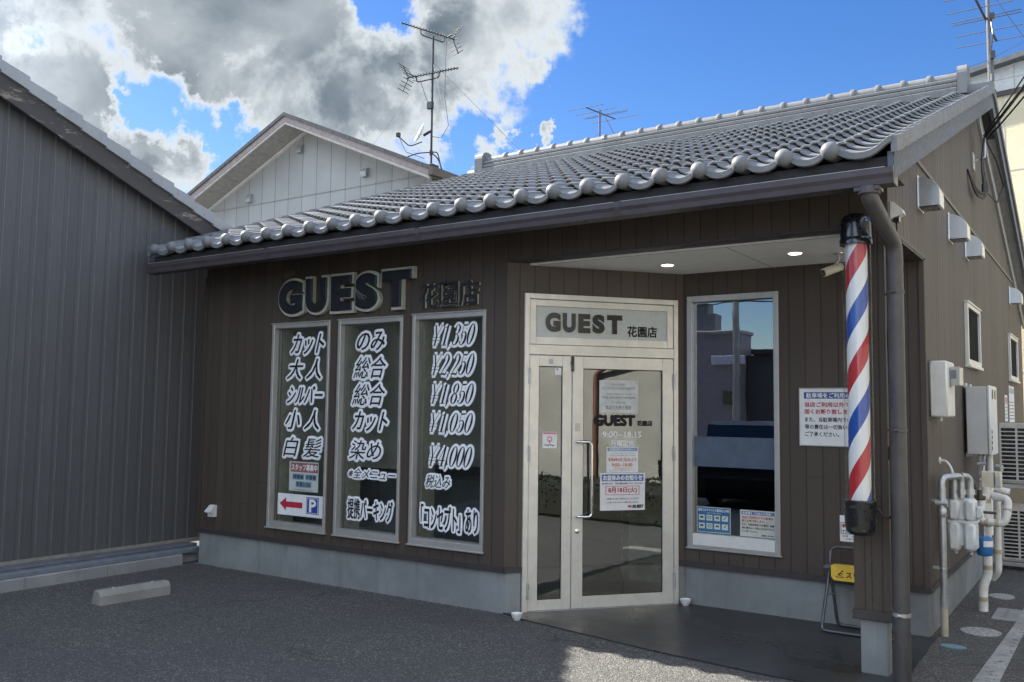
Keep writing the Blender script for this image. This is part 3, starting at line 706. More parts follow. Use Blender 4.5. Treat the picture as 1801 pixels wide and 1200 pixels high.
# ---- stainless vent hoods
def vent_hood(y, z0, z1):
    h = z1-z0; v = MB()
    prof = [(.0,z0),(.15,z0),(.15,z0+h*.42)]+[(.15*math.sin(a), z0+h*.42+h*.58*math.cos(a)) for a in [R(78),R(64),R(50),R(36),R(22),R(10),0]]
    v.prism([(6.8745+p[0], p[1]) for p in prof], y, y+.205, 'y')
    o = v.build('vent_hood', M_stain, shop, 35)
    fl_ = MB(); fl_.bbox(6.8745, 6.880, y-.018, y+.223, z0-.012, z1+.018, .002); fl_.build('flange', M_stain, o)
    mo = MB(); mo.box(6.884, 7.012, y+.012, y+.193, z0-.006, z0-.0005); mo.build('vent_opening', M_black, o)
for y in (1.09, 2.575, 3.64, 8.03): vent_hood(y, 3.206, 3.428)
tr = MB(F_side); tr.bbox(.35, 8.62, 3.535, 3.566, .0, .014, .003); tr.build('gable_trim', paint('gable_trim_brown', (.15,.125,.105), .5), shop)
# small vent cap on the front wall
vc = MB(F_front); vc.prism([(.0,.515),(.0,.625),(.03,.625),(.085,.56),(.085,.545),(.05,.515)], 0,1) if False else None
vc.v = []; vc.f = []; vc.T = None
vc.prism([(-.0005,.505),(-.0005,.625),(-.028,.622),(-.085,.566),(-.085,.552),(-.045,.552),(-.045,.505)], .205, .292, 'y') if False else vc.prism([(-.0005,.505),(-.045,.505),(-.045,.552),(-.085,.552),(-.085,.566),(-.028,.622),(-.0005,.625)], .205, .292, 'x')
vc.build('vent_cap', M_white, shop)

# ------------------------------------------------------------------ shop roof
Y0, Z0, TAN = -.60, 3.190, .370
LX, RX, YR = -.165, 7.045, 4.90
PITCH_ = .28; CAP0 = 6.672
def zsurf(y): return Z0+TAN*(y-Y0)
ZR = zsurf(YR)-.016
NROW = 25; EXP = (YR-Y0)/NROW
# tile cross-section over one pitch, s=0 at the crest
PROF = [(0.0,.052),(.06,.050),(.12,.043),(.1201,.034),(.20,.021),(.30,.008),(.42,.0015),(.54,.0),(.66,.004),(.76,.013),(.85,.027),(.92,.041),(.97,.050)]
def columns():
    xs = []
    k = -1; 
    while CAP0-k*PITCH_ > LX-PITCH_: 
        base = CAP0-k*PITCH_
        for s_, h in PROF: xs.append((base+s_*PITCH_, h))
        k += 1
    xs = [(x, h) for x, h in sorted(xs) if LX+.002 <= x < CAP0]
    xs += [(CAP0+s_*.350, h*(1 if s_ < .5 else 1.3)) for s_, h in PROF]+[(CAP0+.352, .066)]
    return xs
XS = columns()
rf = MB(); vs = []; fs = []; nc = len(XS); LIP = .036
rnd = random.Random(3)
for r in range(NROW):
    ya = Y0+r*EXP; yb = ya+EXP+.012
    jit = {}
    rows = []
    for (yy, dz, kk) in ((ya+.050, -.004, 0), (ya+.002, -.014, 1), (ya, -.002, 1), (ya+.007, .001, 1), (yb, .001, 0)):
        row = []
        for (x, h) in XS:
            ci = round((x-CAP0)/PITCH_-.5); 
            if ci not in jit: jit[ci] = (rnd.uniform(-.0035,.0035), rnd.uniform(-.0015,.0015))
            lp = (.020+.018*min(1, h/.045)) if kk else 0
            row.append(len(vs)); vs.append((x, yy+jit[ci][0], zsurf(yy)+h*.86+dz+lp+jit[ci][1]))
        rows.append(row)
    for a in range(4):
        for i in range(nc-1): fs.append((rows[a][i], rows[a][i+1], rows[a+1][i+1], rows[a+1][i]))
rf.add(vs, fs)
roof = rf.build('roof', M_tile, shop, 40)
# eave drop pieces (curved lip below each pan) and round caps
ev = MB(); vs = []; fs = []
for (x, h) in XS:
    s_ = ((x-CAP0)/PITCH_) % 1.0
    dep = .040+.004*math.sin(PI*s_)
    zz = zsurf(Y0)+h*.86+.020+.018*min(1, h/.045)-.003
    for (dy, dz) in ((-.006, .002), (-.020, -.006), (-.020, -dep), (.0, -dep-.004), (.02, -dep+.03)): vs.append((x, Y0+dy, zz+dz))
for i in range(nc-1):
    for k in range(4): fs.append((i*5+k, (i+1)*5+k, (i+1)*5+k+1, i*5+k+1))
ev.add(vs, fs); ev.build('eave_lip', M_tile, roof, 40)
k = 0
while CAP0-k*PITCH_ > LX:
    x = CAP0-k*PITCH_; c = MB()
    c.lathe([(.050,.10),(.052,.02),(.056,.0),(.055,-.016),(.049,-.032),(.037,-.046),(.020,-.054),(.004,-.056)], (x, Y0-.012, zsurf(Y0)+.046), 20, 'y')
    c.build('eave_cap', M_tile, roof, 60); k += 1
# roof deck, fascia, soffit
dk = MB()
dk.prism([(Y0+.05, zsurf(Y0+.05)-.035),(YR, ZR-.035),(YR+5.5, zsurf(Y0+.05)-.05),(YR+5.5, zsurf(Y0+.05)-.11),(YR, ZR-.13),(Y0+.06, zsurf(Y0+.06)-.14)], LX+.02, 6.995, 'x')
dk.build('roof_deck', M_fascia, shop)
fa = MB(); fa.box(LX+.03, 6.98, -.475, -.445, 3.015, 3.19); fa.box(LX+.03, 6.98, -.445, .0-.002, 3.115, 3.14); fa.build('fascia', M_fascia, shop)
# rear slope of tiles
rs = MB(); vs = []; fs = []
for r in range(24):
    ya = YR+5.5-r*.229; yb = ya-.235
    for (yy, dz) in ((ya, .0), (ya, .045), (yb, .015)):
        for x in (LX, RX-.02): vs.append((x, yy, ZR-TAN*(yy-YR)+dz))
    b = r*6; fs += [(b,b+1,b+3,b+2),(b+2,b+3,b+5,b+4)]
rs.add(vs, fs); rs.build('rear_slope', M_tile, roof)
# verge tiles with stepped lower edge, barge boards
for sx, xs_ in (((1), (7.018, 7.052)), ((-1), (LX-.012, LX+.012))):
    vg = MB()
    for r in range(NROW):
        ya = Y0-.012+r*EXP; yb = ya+EXP
        vg.prism([(ya, zsurf(ya)+.092),(ya, zsurf(ya)-.006),(yb, zsurf(yb)-.016),(yb, zsurf(yb)+.080)], xs_[0], xs_[1]-.0004*(r % 2), 'x')
    for r in range(24):
        ya = YR+5.5-r*.229; yb = ya-.229
        z_ = lambda y: ZR-TAN*(y-YR)
        vg.prism([(ya, z_(ya)+.115),(ya, z_(ya)+.02),(yb, z_(yb)+.015),(yb, z_(yb)+.105)], xs_[0], xs_[1]-.0004*(r % 2), 'x')
    vg.build('verge_tiles', M_skirt, roof)
bb_ = MB()
zr_ = zsurf(YR)
def rear(y): return zr_-TAN*(y-YR)
bb_.prism([(Y0+.02, zsurf(Y0+.02)-.002),(YR, zr_-.002),(YR, zr_-.178),(Y0+.02, zsurf(Y0+.02)-.168)], 6.992, 7.030, 'x')
bb_.prism([(YR, zr_-.002),(YR+5.45, rear(YR+5.45)-.002),(YR+5.45, rear(YR+5.45)-.178),(YR, zr_-.178)], 6.992, 7.0295, 'x')
bb_.build('barge_board', M_barge, shop)
vs_ = MB(); vs_.prism([(Y0+.1, zsurf(Y0+.1)-.14),(YR, zr_-.14),(YR, zr_-.115),(Y0+.1, zsurf(Y0+.1)-.115)], 6.8765, 6.9915, 'x')
vs_.prism([(YR, zr_-.14),(YR+5.45, rear(YR+5.45)-.14),(YR+5.45, rear(YR+5.45)-.115),(YR, zr_-.115)], 6.8765, 6.9915, 'x')
vs_.prism([(YR, zr_-.33),(YR+5.1, rear(YR+5.1)-.33),(YR+5.1, rear(YR+5.1)-.145),(YR, zr_-.145)], 6.876, 6.90, 'x')
vs_.build('verge_soffit', paint('verge_soffit_beige', (.42,.41,.385), .7), shop)
# ridge
rg = MB(); xa, xb = .16, 6.70
for i, (hw, z_a, z_b) in enumerate([(.155, -.02, .075), (.135, .085, .135), (.125, .145, .185)]):
    rg.bbox(xa, xb, YR-hw, YR+hw, ZR+.02+z_a, ZR+.02+z_b, .008)
rg.box(xa, xb, YR-.10, YR+.10, ZR+.02, ZR+.21)
rg.build('ridge_course', M_tile, roof)
rc = MB()
rc.tube([(xa,YR,ZR+.225),(xb,YR,ZR+.225)], .078, 20)
rcap = rc.build('ridge_cap', M_tile, roof, 50)
for i in range(23):
    x = 6.393-i*.28
    if x < .3: break
    c = MB(); c.lathe([(.080,-.02),(.094,-.016),(.097,.0),(.097,.03),(.092,.036),(.080,.04)], (x, YR, ZR+.227), 20, 'x'); c.build('ridge_collar', M_tile, roof, 40)
sl_ = MB()
for i in range(23):
    x = 6.5-i*.28
    for k2, (hw, z_) in enumerate([(.155, .045), (.135, .11)]): sl_.box(x+k2*.14, x+.005+k2*.14, YR-hw-.0012, YR-hw+.01, ZR+.02+z_-.035, ZR+.02+z_+.025)
sl_.build('ridge_joint', M_inkgrey, roof)
for x, dx_ in ((6.70, .10), (.03, .14)):
    e = MB(); pr = [(YR-.16,ZR+.01),(YR+.16,ZR+.01),(YR+.16,ZR+.25)]+[(YR+.16*math.cos(a), ZR+.25+.12*math.sin(a)) for a in [PI*k/10 for k in range(1,10)]]+[(YR-.16,ZR+.25)]
    e.prism(pr, x, x+dx_, 'x'); o = e.build('ridge_end_ornament', M_tile, roof)
    e2 = MB(); e2.lathe([(.07,0),(.07,.02),(.05,.03)], (x+dx_ if x > 3 else x-.03, YR, ZR+.22), 20, 'x'); e2.build('ornament_boss', M_tile, o, 40) if False else None
for xs_ in ((6.79, 7.05), (-.17, .04)): MB().tube([(xs_[0],YR,ZR+.055),(xs_[1],YR,ZR+.05)], .085, 16).build('ridge_stub', M_tile, roof, 50)
# gutter and downpipe
gt = MB()
gt.prism([(-.600,3.000),(-.604,3.035),(-.614,3.060),(-.614,3.096),(-.602,3.096),(-.596,3.04),(-.590,3.010),(-.490,3.010),(-.490,3.085),(-.480,3.085),(-.480,3.000)], LX-.02, 7.022, 'x')
gut = gt.build('gutter', M_gutter, shop)
for x in (7.0225, LX-.024): MB().prism([(-.603,2.996),(-.618,3.058),(-.618,3.100),(-.478,3.100),(-.478,2.996)], x, x+.006, 'x').build('gutter_end', M_gutter, gut)
for x in (1.6, 3.4, 5.2): MB().prism([(-.6020,2.997),(-.6168,3.059),(-.6168,3.099),(-.60,3.099),(-.59,2.997)], x, x+.05, 'x').build('gutter_joint', M_gutter, gut)
tl = MB(); tl.bbox(LX, 6.98, -.612, -.604, 3.0965, 3.1005, .001); tl.build('gutter_edge_glint', M_alu2, gut)  # pale strip stands in for the sunlit line along the gutter edge
bk = MB()
dpt = [(6.876,-.545,2.998),(6.876,-.545,2.945),(6.926,-.085,2.715),(6.926,-.085,.0)]
bk.path(dpt, .0505, .06, 16); dpo = bk.build('downpipe', M_pipe, shop, 50)
q = MB(); q.lathe([(.062,2.955),(.066,2.96),(.066,2.999)], (6.876,-.545,0), 16); q.bbox(6.80, 6.95, -.598, -.492, 2.972, 2.9992, .004); q.build('gutter_outlet', M_gutter, dpo)
for z in (2.42, .42, 1.55):
    q = MB(); q.lathe([(.0508,z-.012),(.054,z-.011),(.054,z+.011),(.0508,z+.012)], (6.926,-.085,0), 20); q.tube([(6.885,-.06,z),(6.845,.02,z)], .006, 8); q.lathe([(.011,-.012),(.011,.012)],(6.926,-.143,z),10,'x')
    q.build('pipe_clip', M_steel if z < 1 else M_pipe, dpo, 40)
# recessed downlights
for x, y in ((5.02, .70), (6.08, .66)):
    q = MB(); q.lathe([(.052,2.8535),(.060,2.8525),(.062,2.8555)], (x,y,0), 28); o = q.build('downlight', M_white, ceo, 40)
    mt, t, p, oo = mat_new('lamp_glow'); p.inputs['Emission Color'].default_value = (1,.94,.82,1); p.inputs['Emission Strength'].default_value = 3.0
    q = MB(); q.lathe([(.046,2.8505),(.046,2.8530)], (x,y,0), 28); q.build('lamp', mt, o)

# ------------------------------------------------------------------ warehouse on the left (gable wall facing the lot)
wh = thing('warehouse', 'dark grey ribbed metal warehouse with a weathered sloping barge board, left of the barber shop', 'warehouse', (-.42, -2, 0))
XW = -.42; AP = -3.7
def rake(y): return 3.655+.422*(.485-y) if y > AP else 3.655+.422*(.485-AP)-.422*(AP-y)
wp = MB(); wp.prism([(.40,.20),(.40,rake(.40)-.22),(AP,rake(AP)-.22),(-8.4,rake(-8.4)-.22),(-8.4,.20)], XW-.15, XW, 'x')
wpo = wp.build('wall', M_grayside, wh)
rb = MB(); y = .33
while y > -8.4:
    rb.prism([(y-.010, XW+.0),(y-.005, XW+.010),(y+.005, XW+.010),(y+.010, XW)], 0, 1, 'z') if False else rb.box(XW, XW+.009, y-.0045, y+.0045, .205, rake(y)-.235); y -= .152
rbo = rb.build('wall_rib', paint('rib_grey', (.135,.138,.142), .5), wpo); rbo['kind'] = 'stuff'
wk = MB(); wk.box(-6, XW-.15, .28, .40, .2, 3.45); wk.box(-6, XW-.15, -8.4, -8.28, .2, 3.4); wk.build('end_wall', M_grayside, wh)
bd = MB()
for (ya, yb) in ((.47, AP), (AP, -8.9)):
    bd.prism([(ya, rake(ya)-.10),(yb, rake(yb)-.10),(yb, rake(yb)-.335),(ya, rake(ya)-.285 if ya > 0 else rake(ya)-.335)], XW+.125, XW+.165, 'x')
bd.build('barge_board', M_wornbarge, wh)
un = MB()
for (ya, yb) in ((.47, AP), (AP, -8.9)): un.prism([(ya, rake(ya)-.20),(yb, rake(yb)-.20),(yb, rake(yb)-.18),(ya, rake(ya)-.18)], XW-.14, XW+.125, 'x')
un.build('verge_soffit', M_fascia, wh)
rt_ = MB(); n = 0; y = .485
while y > -9:
    y2 = y-.262; 
    if y > AP and y2 < AP: y2 = AP
    if y > AP: pl = [(y, rake(y)+.028),(y, rake(y)-.10),(y2, rake(y2)-.115),(y2, rake(y2)-.004)]
    else: pl = [(y, rake(y)-.004),(y, rake(y)-.115),(y2, rake(y2)-.10),(y2, rake(y2)+.028)]
    rt_.prism(pl, XW+.168, XW+.2-.001*(n % 2), 'x')
    rt_.prism([(pl[0][0], pl[0][1]),(pl[0][0], pl[0][1]-.03),(pl[3][0], pl[3][1]-.02),(pl[3][0], pl[3][1])], -6.0, XW+.168, 'x'); y = y2; n += 1
rt_.build('roof', M_tile2, wh)
sk = MB(); sk.box(XW-.10, XW+.03, -8.4, .32, .165, .205); sk.build('base_sill', paint('base_sill_beige', (.27,.25,.215), .6, dirt=.4), wh)
# low rail and concrete kerb along its foot
kb = MB(); kb.bbox(-.46, -.052, -8.4, -.13, -.05, .105, .008); kb.bbox(-.46, -.16, -.125, .30, -.05, .075, .008); kbo = kb.build('concrete_kerb', M_block, wh)
kj = MB()
for i in range(9): kj.box(-.055, -.0505, -.98-.8*i, -.972-.8*i, -.01, .1055)
kj.build('kerb_joint', M_inkgrey, kbo)
rl = MB(); rl.bbox(-.33, -.085, -8.4, .15, .1055, .150, .006); rl.build('lower_rail', paint('rail_blue_grey', (.20,.23,.27), .5, .2), wh)
rl = MB(); rl.bbox(-.40, -.20, -8.4, .15, .1505, .178, .006); rl.build('upper_rail', paint('rail_dark_grey', (.15,.165,.185), .5, .2), wh)

# ------------------------------------------------------------------ white gabled house behind
hs_ = thing('gabled_house', 'pale two-storey gabled house with pinkish barge boards rising behind the warehouse roof', 'house', (-7.17, 8, 0))
HX, HZ, HT = -7.17, 8.21, .428
def hz(x, off=0): return HZ-HT*abs(x-HX)+off
hw = MB(); hw.prism([(-10.85,0),(-3.45,0),(-3.45,hz(-3.45,-.26)),(HX,hz(HX,-.26)),(-10.85,hz(-10.85,-.26))], 8.0, 8.15, 'y'); hwo = hw.build('wall', M_house, hs_)
hw2 = MB(); hw2.box(-3.60,-3.452, 8.15, 18, 0, hz(-3.45,-.27)); hw2.box(-10.84,-10.7, 8.15, 18, 0, hz(-10.8,-.27)); hw2.build('side_wall', paint('house_brown', (.23,.17,.14), .7), hs_)
sm = MB(); sm.bbox(-10.85,-3.45, 7.985, 7.9995, 6.455, 6.475, .002); sm.box(-10.85,-3.45, 7.992, 7.9996, 6.435, 6.443); sm.build('wall_seam_trim', M_house, hwo)
fr_ = MB()
for s_ in (-1, 1):
    xo = HX+s_*3.72; fr_.prism([(HX, hz(HX,-.29)),(xo, hz(xo,-.29)),(xo, hz(xo,-.24)),(HX, hz(HX,-.24))], 7.93, 8.0, 'y')
fr_.build('frieze_board', M_white, hwo)
hrf = MB()
for s_ in (-1, 1):
    xo = HX+s_*4.235; hrf.prism([(HX, HZ),(xo, hz(xo)),(xo, hz(xo,-.085)),(HX, HZ-.085)], 7.28, 18.5, 'y')
hro = hrf.build('roof', paint('house_slate', (.075,.08,.083), .7, dirt=.3), hs_)
hj = MB()
for s_ in (-1, 1):
    for i in range(1, 9):
        x = HX+s_*.5*i; hj.prism([(x-.006, hz(x)+.0015),(x+.006, hz(x)+.0015),(x+.006, hz(x)-.086),(x-.006, hz(x)-.086)], 7.2785, 7.29, 'y')
hj.build('roof_joint', M_inkgrey, hro)
hb = MB()
for s_ in (-1, 1):
    xo = HX+s_*4.20; hb.prism([(HX, HZ-.086),(xo, hz(xo,-.086)),(xo, hz(xo,-.215)),(HX, HZ-.215)], 7.31, 7.34, 'y')
hb.build('barge_board', paint('house_barge_pink', (.30,.25,.235), .6, dirt=.2), hs_)
hm = MB()
for s_ in (-1, 1):
    xo = HX+s_*4.18; hm.prism([(HX, HZ-.216),(xo, hz(xo,-.216)),(xo, hz(xo,-.262)),(HX, HZ-.262)], 7.32, 7.36, 'y')
hm.build('barge_moulding', paint('moulding_cream', (.50,.47,.44), .6), hs_)
hso = MB()
for s_ in (-1, 1):
    xo = HX+s_*4.18; hso.prism([(HX, HZ-.235),(xo, hz(xo,-.235)),(xo, hz(xo,-.215)),(HX, HZ-.215)], 7.36, 8.0, 'y')
hsoo = hso.build('soffit', paint('house_soffit', (.36,.355,.33), .8), hs_)
hsj = MB()
for s_ in (-1, 1):
    for i in range(1, 8): 
        x = HX+s_*.91*i*.6; hsj.prism([(x-.005, hz(x,-.2365)),(x+.005, hz(x,-.2365)),(x+.005, hz(x,-.23)),(x-.005, hz(x,-.23))], 7.37, 8.0, 'y')
hsj.build('soffit_joint', M_inkgrey, hsoo)
hg = MB(); xe = HX+4.235
hg.prism([(xe-.02, hz(xe)-.20),(xe+.09, hz(xe)-.20),(xe+.11, hz(xe)-.05),(xe-.0, hz(xe)-.05)], 7.25, 18.4, 'y'); hg.build('gutter', paint('house_gutter', (.075,.058,.05), .5), hs_)
hf = MB(); hf.prism([(xe-.75, hz(xe-.7,-.33)),(xe-.02, hz(xe,-.30)),(xe-.02, hz(xe,-.10)),(xe-.75, hz(xe-.7,-.30))], 8.16, 18.3, 'y'); hf.build('eave_soffit', paint('house_eave_brown', (.12,.09,.075), .6), hs_)
for (x, z) in ((-7.33, 7.57), (-5.29, 6.73), (-9.03, 6.62)):
    q = MB(); q.prism([(8.0, z-.10),(7.90, z-.10),(7.885, z-.03),(7.905, z+.05),(7.955, z+.095),(8.0, z+.10)], x-.075, x+.075, 'x'); o = q.build('vent_hood', paint('grey_hood', (.36,.37,.37), .4, .4), hs_, 35)

# ------------------------------------------------------------------ antennas
M_ant = paint('antenna_grey', (.045,.047,.05), .6, 0, spec=.2); M_antl = paint('antenna_light', (.12,.125,.135), .55, 0, spec=.3); M_antb = paint('antenna_blue_pole', (.08,.09,.18), .45, .3)
def uhf(parent, a, b, head, mt, elem=.16):
    a, b = Vector(a), Vector(b); d = (b-a).normalized(); sd = Vector((0,0,1)).cross(d).normalized()
    q = MB(); q.tube([a, b], .014, 8)
    n = 15
    for i in range(n):
        p = a.lerp(b, .05+.80*i/n); q.tube([p-sd*elem*.5, p+sd*elem*.5], .0065, 6)
    o = q.build('yagi_boom', mt, parent)
    q = MB()                                                            # corner reflector at the feed end
    for s_ in (-1, 1):
        for k in range(4):
            p = b-d*.05+Vector((0,0,s_*(.05+.075*k)))-d*(.045*k)*-1; q.tube([p-sd*.20, p+sd*.20], .007, 6)
        q.tube([b-d*.05, b+d*.10+Vector((0,0,s_*.29))], .012, 6)
    fb = b-d*.16; q.tube([fb-sd*.12+Vector((0,0,.03)), fb+sd*.12+Vector((0,0,.03))], .014, 6)
    q.build('reflector', mt, o)
    q = MB(); p1, p2 = a.lerp(b, .36), a.lerp(b, .80); dz = Vector((0,0,-.14))
    q.path([p1, p1+dz*.9, p2+dz, p2], .013, .08, 8); q.build('boom_brace', mt, o)
an = thing('tv_antenna', 'tall roof mast with two comb aerials and a small dish, on the gabled house roof', 'antenna', (-3.86, 8.45, 6.72), None)
q = MB(); q.tube([(-3.86,8.45,6.72),(-3.87,8.45,9.62)], .024, 10); q.build('mast', M_ant, an)
uhf(an, (-4.052,7.604,9.65), (-3.627,8.894,9.65), 1, M_ant)
uhf(an, (-3.206,8.488,8.80), (-4.52,8.36,8.80), 1, M_ant)
q = MB(); q.lathe([(.004,.0),(.10,.012),(.19,.045),(.215,.065),(.212,.072),(.10,.024),(.004,.012)], (0,0,0), 24, 'x')
Mr = Matrix.Translation((-4.06, 8.36, 7.48)) @ Matrix.Rotation(R(231),4,'Z') @ Matrix.Rotation(R(-24),4,'Y')
q.v = [Mr @ v for v in q.v]; q.build('dish', M_white, an, 40)
q = MB(); q.path([(-4.02,8.33,7.30),(-4.25,8.2,7.20),(-4.46,8.08,7.42)], .012, .08, 8); q.bbox(-4.50,-4.42, 8.03, 8.10, 7.41, 7.50, .005); q.tube([(-4.04,8.40,7.46),(-3.87,8.45,7.55)], .03, 8); q.build('dish_arm', M_ant, an)
q = MB(); q.bbox(-3.96,-3.82, 8.38, 8.46, 8.02, 8.17, .006); q.build('booster_box', M_black, an)
q = MB()
for (x, y) in ((-4.22, 8.1), (-3.50, 8.35), (-4.0, 9.0)): q.path([(-3.862,8.45,7.08),(x*.6-3.86*.4, y*.6+8.45*.4, 7.04),(x, y, hz(x)+.0)], .013, .10, 8)
q.tube([(-3.866,8.45,7.02),(-3.866,8.45,7.12)], .036, 10); q.bbox(-3.98,-3.74, 8.33, 8.57, 6.68, 6.80, .01); q.build('roof_stand', M_ant, an)
def sag(a, b, s_, n=10): a, b = Vector(a), Vector(b); return [a.lerp(b, i/n)-Vector((0,0,s_*4*(i/n)*(1-i/n))) for i in range(n+1)]
q = MB(); q.tube([(-3.70,8.70,9.58),(-3.70,8.68,9.2),(-3.66,8.62,8.3),(-3.45,8.5,7.6),(-3.6,8.45,7.35),(-3.86,8.45,7.42)], .006, 6); q.tube([(-4.36,8.38,8.72),(-4.15,8.4,8.66),(-4.0,8.42,8.25),(-3.9,8.43,8.12)], .006, 6); q.tube([(-4.46,8.08,7.42),(-4.35,8.2,7.1),(-4.0,8.4,6.95)], .006, 6); q.build('cable', M_rubber, an)
q = MB()
for p in ((-2.55,7.6,hz(-3.0)), (-2.0, 12.2, 6.0), (-6.6, 9.6, hz(-6.6))): q.tube([(-3.868,8.45,9.05), p], .0035, 5)
q.build('guy_wire', M_antl, an)
def vhf(parent, c, bd, length, lens, mt, r=.0075):
    c = Vector(c); bd = Vector(bd).normalized(); ed = Vector((1,0,0)); 
    q = MB(); q.tube([c-bd*length*.5, c+bd*length*.5], .014, 8); bo = q.build('vhf_boom', mt, parent)
    for i, L in enumerate(lens):
        q = MB(); p = c+bd*length*(i/(len(lens)-1)-.5); ed_ = ed
        q.tube([p-ed_*L*.5, p+ed_*L*.5], r, 6)
        if i == len(lens)//2: q.tube([p-ed_*L*.5+Vector((0,0,.035)), p+ed_*L*.5+Vector((0,0,.035))], r, 6)
        q.build('element', M_antl, bo)
a2 = thing('tv_antenna', 'small aerial on a dark blue pole peeping over the middle of the tiled ridge', 'antenna', (-1.73, 12, 5.4))
q = MB(); q.tube([(-1.73,12,5.4),(-1.735,12,8.64)], .026, 10); q.build('mast', M_antb, a2)
vhf(a2, (-1.76,12.1,8.60), (.17,.95,.0), 1.1, [.95,1.05,1.15,1.25], M_ant)
q = MB(); q.tube([(-1.74,12.3,8.55),(-1.5,12.45,8.0)], .008, 6); q.tube([(-1.75,12.02,7.98),(-.72,12.05,8.02)], .011, 6)
for i in range(9): q.tube([(-1.5+.09*i,11.95,8.0),(-1.5+.09*i,12.12,8.0)], .006, 5)
q.tube([(-1.73,12,7.95),(-1.5,12,7.85),(-1.38,12,7.95)], .007, 6); q.build('side_aerial', M_antl, a2)
q = MB(); q.tube([(-1.735,12,8.1),(-2.9,11.2,6.9)], .003, 5); q.tube([(-1.735,12,8.1),(-.6,11.2,6.95)], .003, 5); q.build('guy_wire', M_ant, a2)
hb2 = thing('rear_house', 'roof carrying the small aerial behind the shop', 'house', (-1.7, 14, 0)) if False else None
a3 = thing('tv_antenna', 'large aerial with long thin rods above the right end of the tiled ridge', 'antenna', (6.93, 5.75, 4.95))
q = MB(); q.tube([(6.93,5.75,4.95),(6.93,5.75,7.6)], .022, 10); q.tube([(6.96,5.71,5.62),(6.96,5.71,5.95)], .022, 8); q.build('mast', M_antl, a3)
vhf(a3, (6.90,5.78,6.42), (.05,1,.0), 1.55, [.62,.70,.76,.80,.90], M_ant, .006)
vhf(a3, (6.90,5.78,7.25), (.05,1,.0), 1.3, [.5,.58,.66,.72], M_ant, .006)
q = MB(); q.tube([(6.96,5.70,6.40),(6.99,5.60,6.15),(6.95,5.68,5.9),(6.95,5.7,5.7)], .008, 6); q.bbox(6.95,7.01,5.60,5.68,6.34,6.42,.005); q.bbox(6.945,7.0,5.66,5.72,5.88,5.98,.005); q.bbox(6.94,7.0,5.66,5.73,5.42,5.5,.005); q.build('cable_box', M_black, a3)
q = MB(); q.tube([(6.93,5.75,6.8),(8.4,8.2,4.6)], .0035, 5); q.tube([(6.93,5.75,5.9),(5.3,4.95,5.3)], .0035, 5); q.tube([(6.93,5.75,5.9),(9.5,9.0,8.2)], .0035, 5); q.build('guy_wire', M_antl, a3)

# service cables coming to the gable from the right
cb = thing('service_cables', 'bundle of black service cables looping at the top of the brown gable wall', 'cables', (6.95, 4.7, 4.3))
for dx_, dz_, r_ in ((0,0,.013),(.03,.03,.011),(.05,-.04,.009),(-.02,.05,.008)):
    q = MB(); a = Vector((6.98,4.55,4.62)); b = Vector((11.2+dx_*8, -1.5, 8.6+dz_*5))
    q.tube(sag(a+Vector((dx_*.5,0,dz_*.5)), b, .25, 16), r_, 8); q.build('cable', M_rubber, cb)
q = MB()
for i in range(5):
    o = rnd.uniform(-.05,.05); q.path([(6.98,4.55+o,4.62),(6.95,4.50+o*2,4.30),(7.0+o*.3,4.55+o,3.98+o),(6.93,4.15+o,3.95+o),(6.88,3.95+o*.5,4.15)], .009, .14, 8)
q.tube([(6.98,4.55,4.62),(7.05,4.9,4.45),(7.08,5.3,4.25),(7.03,5.1,4.02),(6.97,4.6,4.05)], .008, 8)
for (y, z) in ((4.5,4.18),(4.62,4.12),(4.45,4.05)): q.tube([(6.965,y,z-.05),(6.965,y,z+.05)], .018, 8)
q.build('cable_loop', M_rubber, cb)
q = MB(); q.tube([(6.872,4.45,4.35),(6.98,4.5,4.40),(6.98,4.55,4.62)], .012, 8); q.bbox(6.873,6.885,4.38,4.52,4.26,4.44,.003); q.build('bracket', M_steel, cb)

# ------------------------------------------------------------------ cream building behind on the right
yb = thing('cream_building', 'tall cream stucco building with white block panels above, behind the shop on the right', 'building', (9, 13, 0))
ang = R(-9); ca, sa = math.cos(ang), math.sin(ang)
Fy = frame((6.361, 12.0), ang)
st = None
mt, t, p, o = mat_new('cream_stucco'); n_ = t.noise(t.pos, 55, 5.0, .65); n2_ = t.noise(t.pos, 1.5, 4.0)
c = t.mix(t.smooth(n2_, .3, .7), (.60,.53,.37,1), (.68,.60,.43,1)); t.link(c, p.inputs['Base Color']); p.inputs['Roughness'].default_value = .9; bump(t, p, n_, .9, .012); M_cstucco = mt
mt, t, p, o = mat_new('white_panels'); n_ = t.noise(t.scalevec(t.pos, (12,12,22)), 1.0, 5.0, .7); c = t.mix(t.smooth(n_, .3, .7), (.52,.54,.54,1), (.64,.66,.66,1)); t.link(c, p.inputs['Base Color']); p.inputs['Roughness'].default_value = .8; bump(t, p, n_, .9, .03); M_wpanel = mt
q = MB(Fy); q.box(-3, 9, 0, 7.41, -7, 0); q.build('lower_wall', M_cstucco, yb)
q = MB(Fy); q.prism([(-3,7.50),(9,7.50),(9,8.98),(-3,7.58)], -7, -.005, 'z'); q.build('upper_wall', M_wpanel, yb)
q = MB(Fy); q.box(-3.02, 9.05, 7.411, 7.499, -7, .05); q.build('flashing', M_trim, yb)
q = MB(Fy); q.prism([(-3.2,7.555),(9.2,9.004),(9.2,9.10),(-3.2,7.65)], -7.2, .22, 'z'); q.build('roof', paint('dark_roof', (.10,.11,.12), .5), yb)
jn = MB(Fy)
for u in (.17, 2.0, 3.8): jn.box(u, u+.022, 0, 7.40, .0, .004)
for z in (6.02, 4.2, 2.4): jn.box(-3, 9, z, z+.022, .0, .0045)
jn.build('wall_joint', paint('joint_beige', (.46,.44,.38), .8), yb)
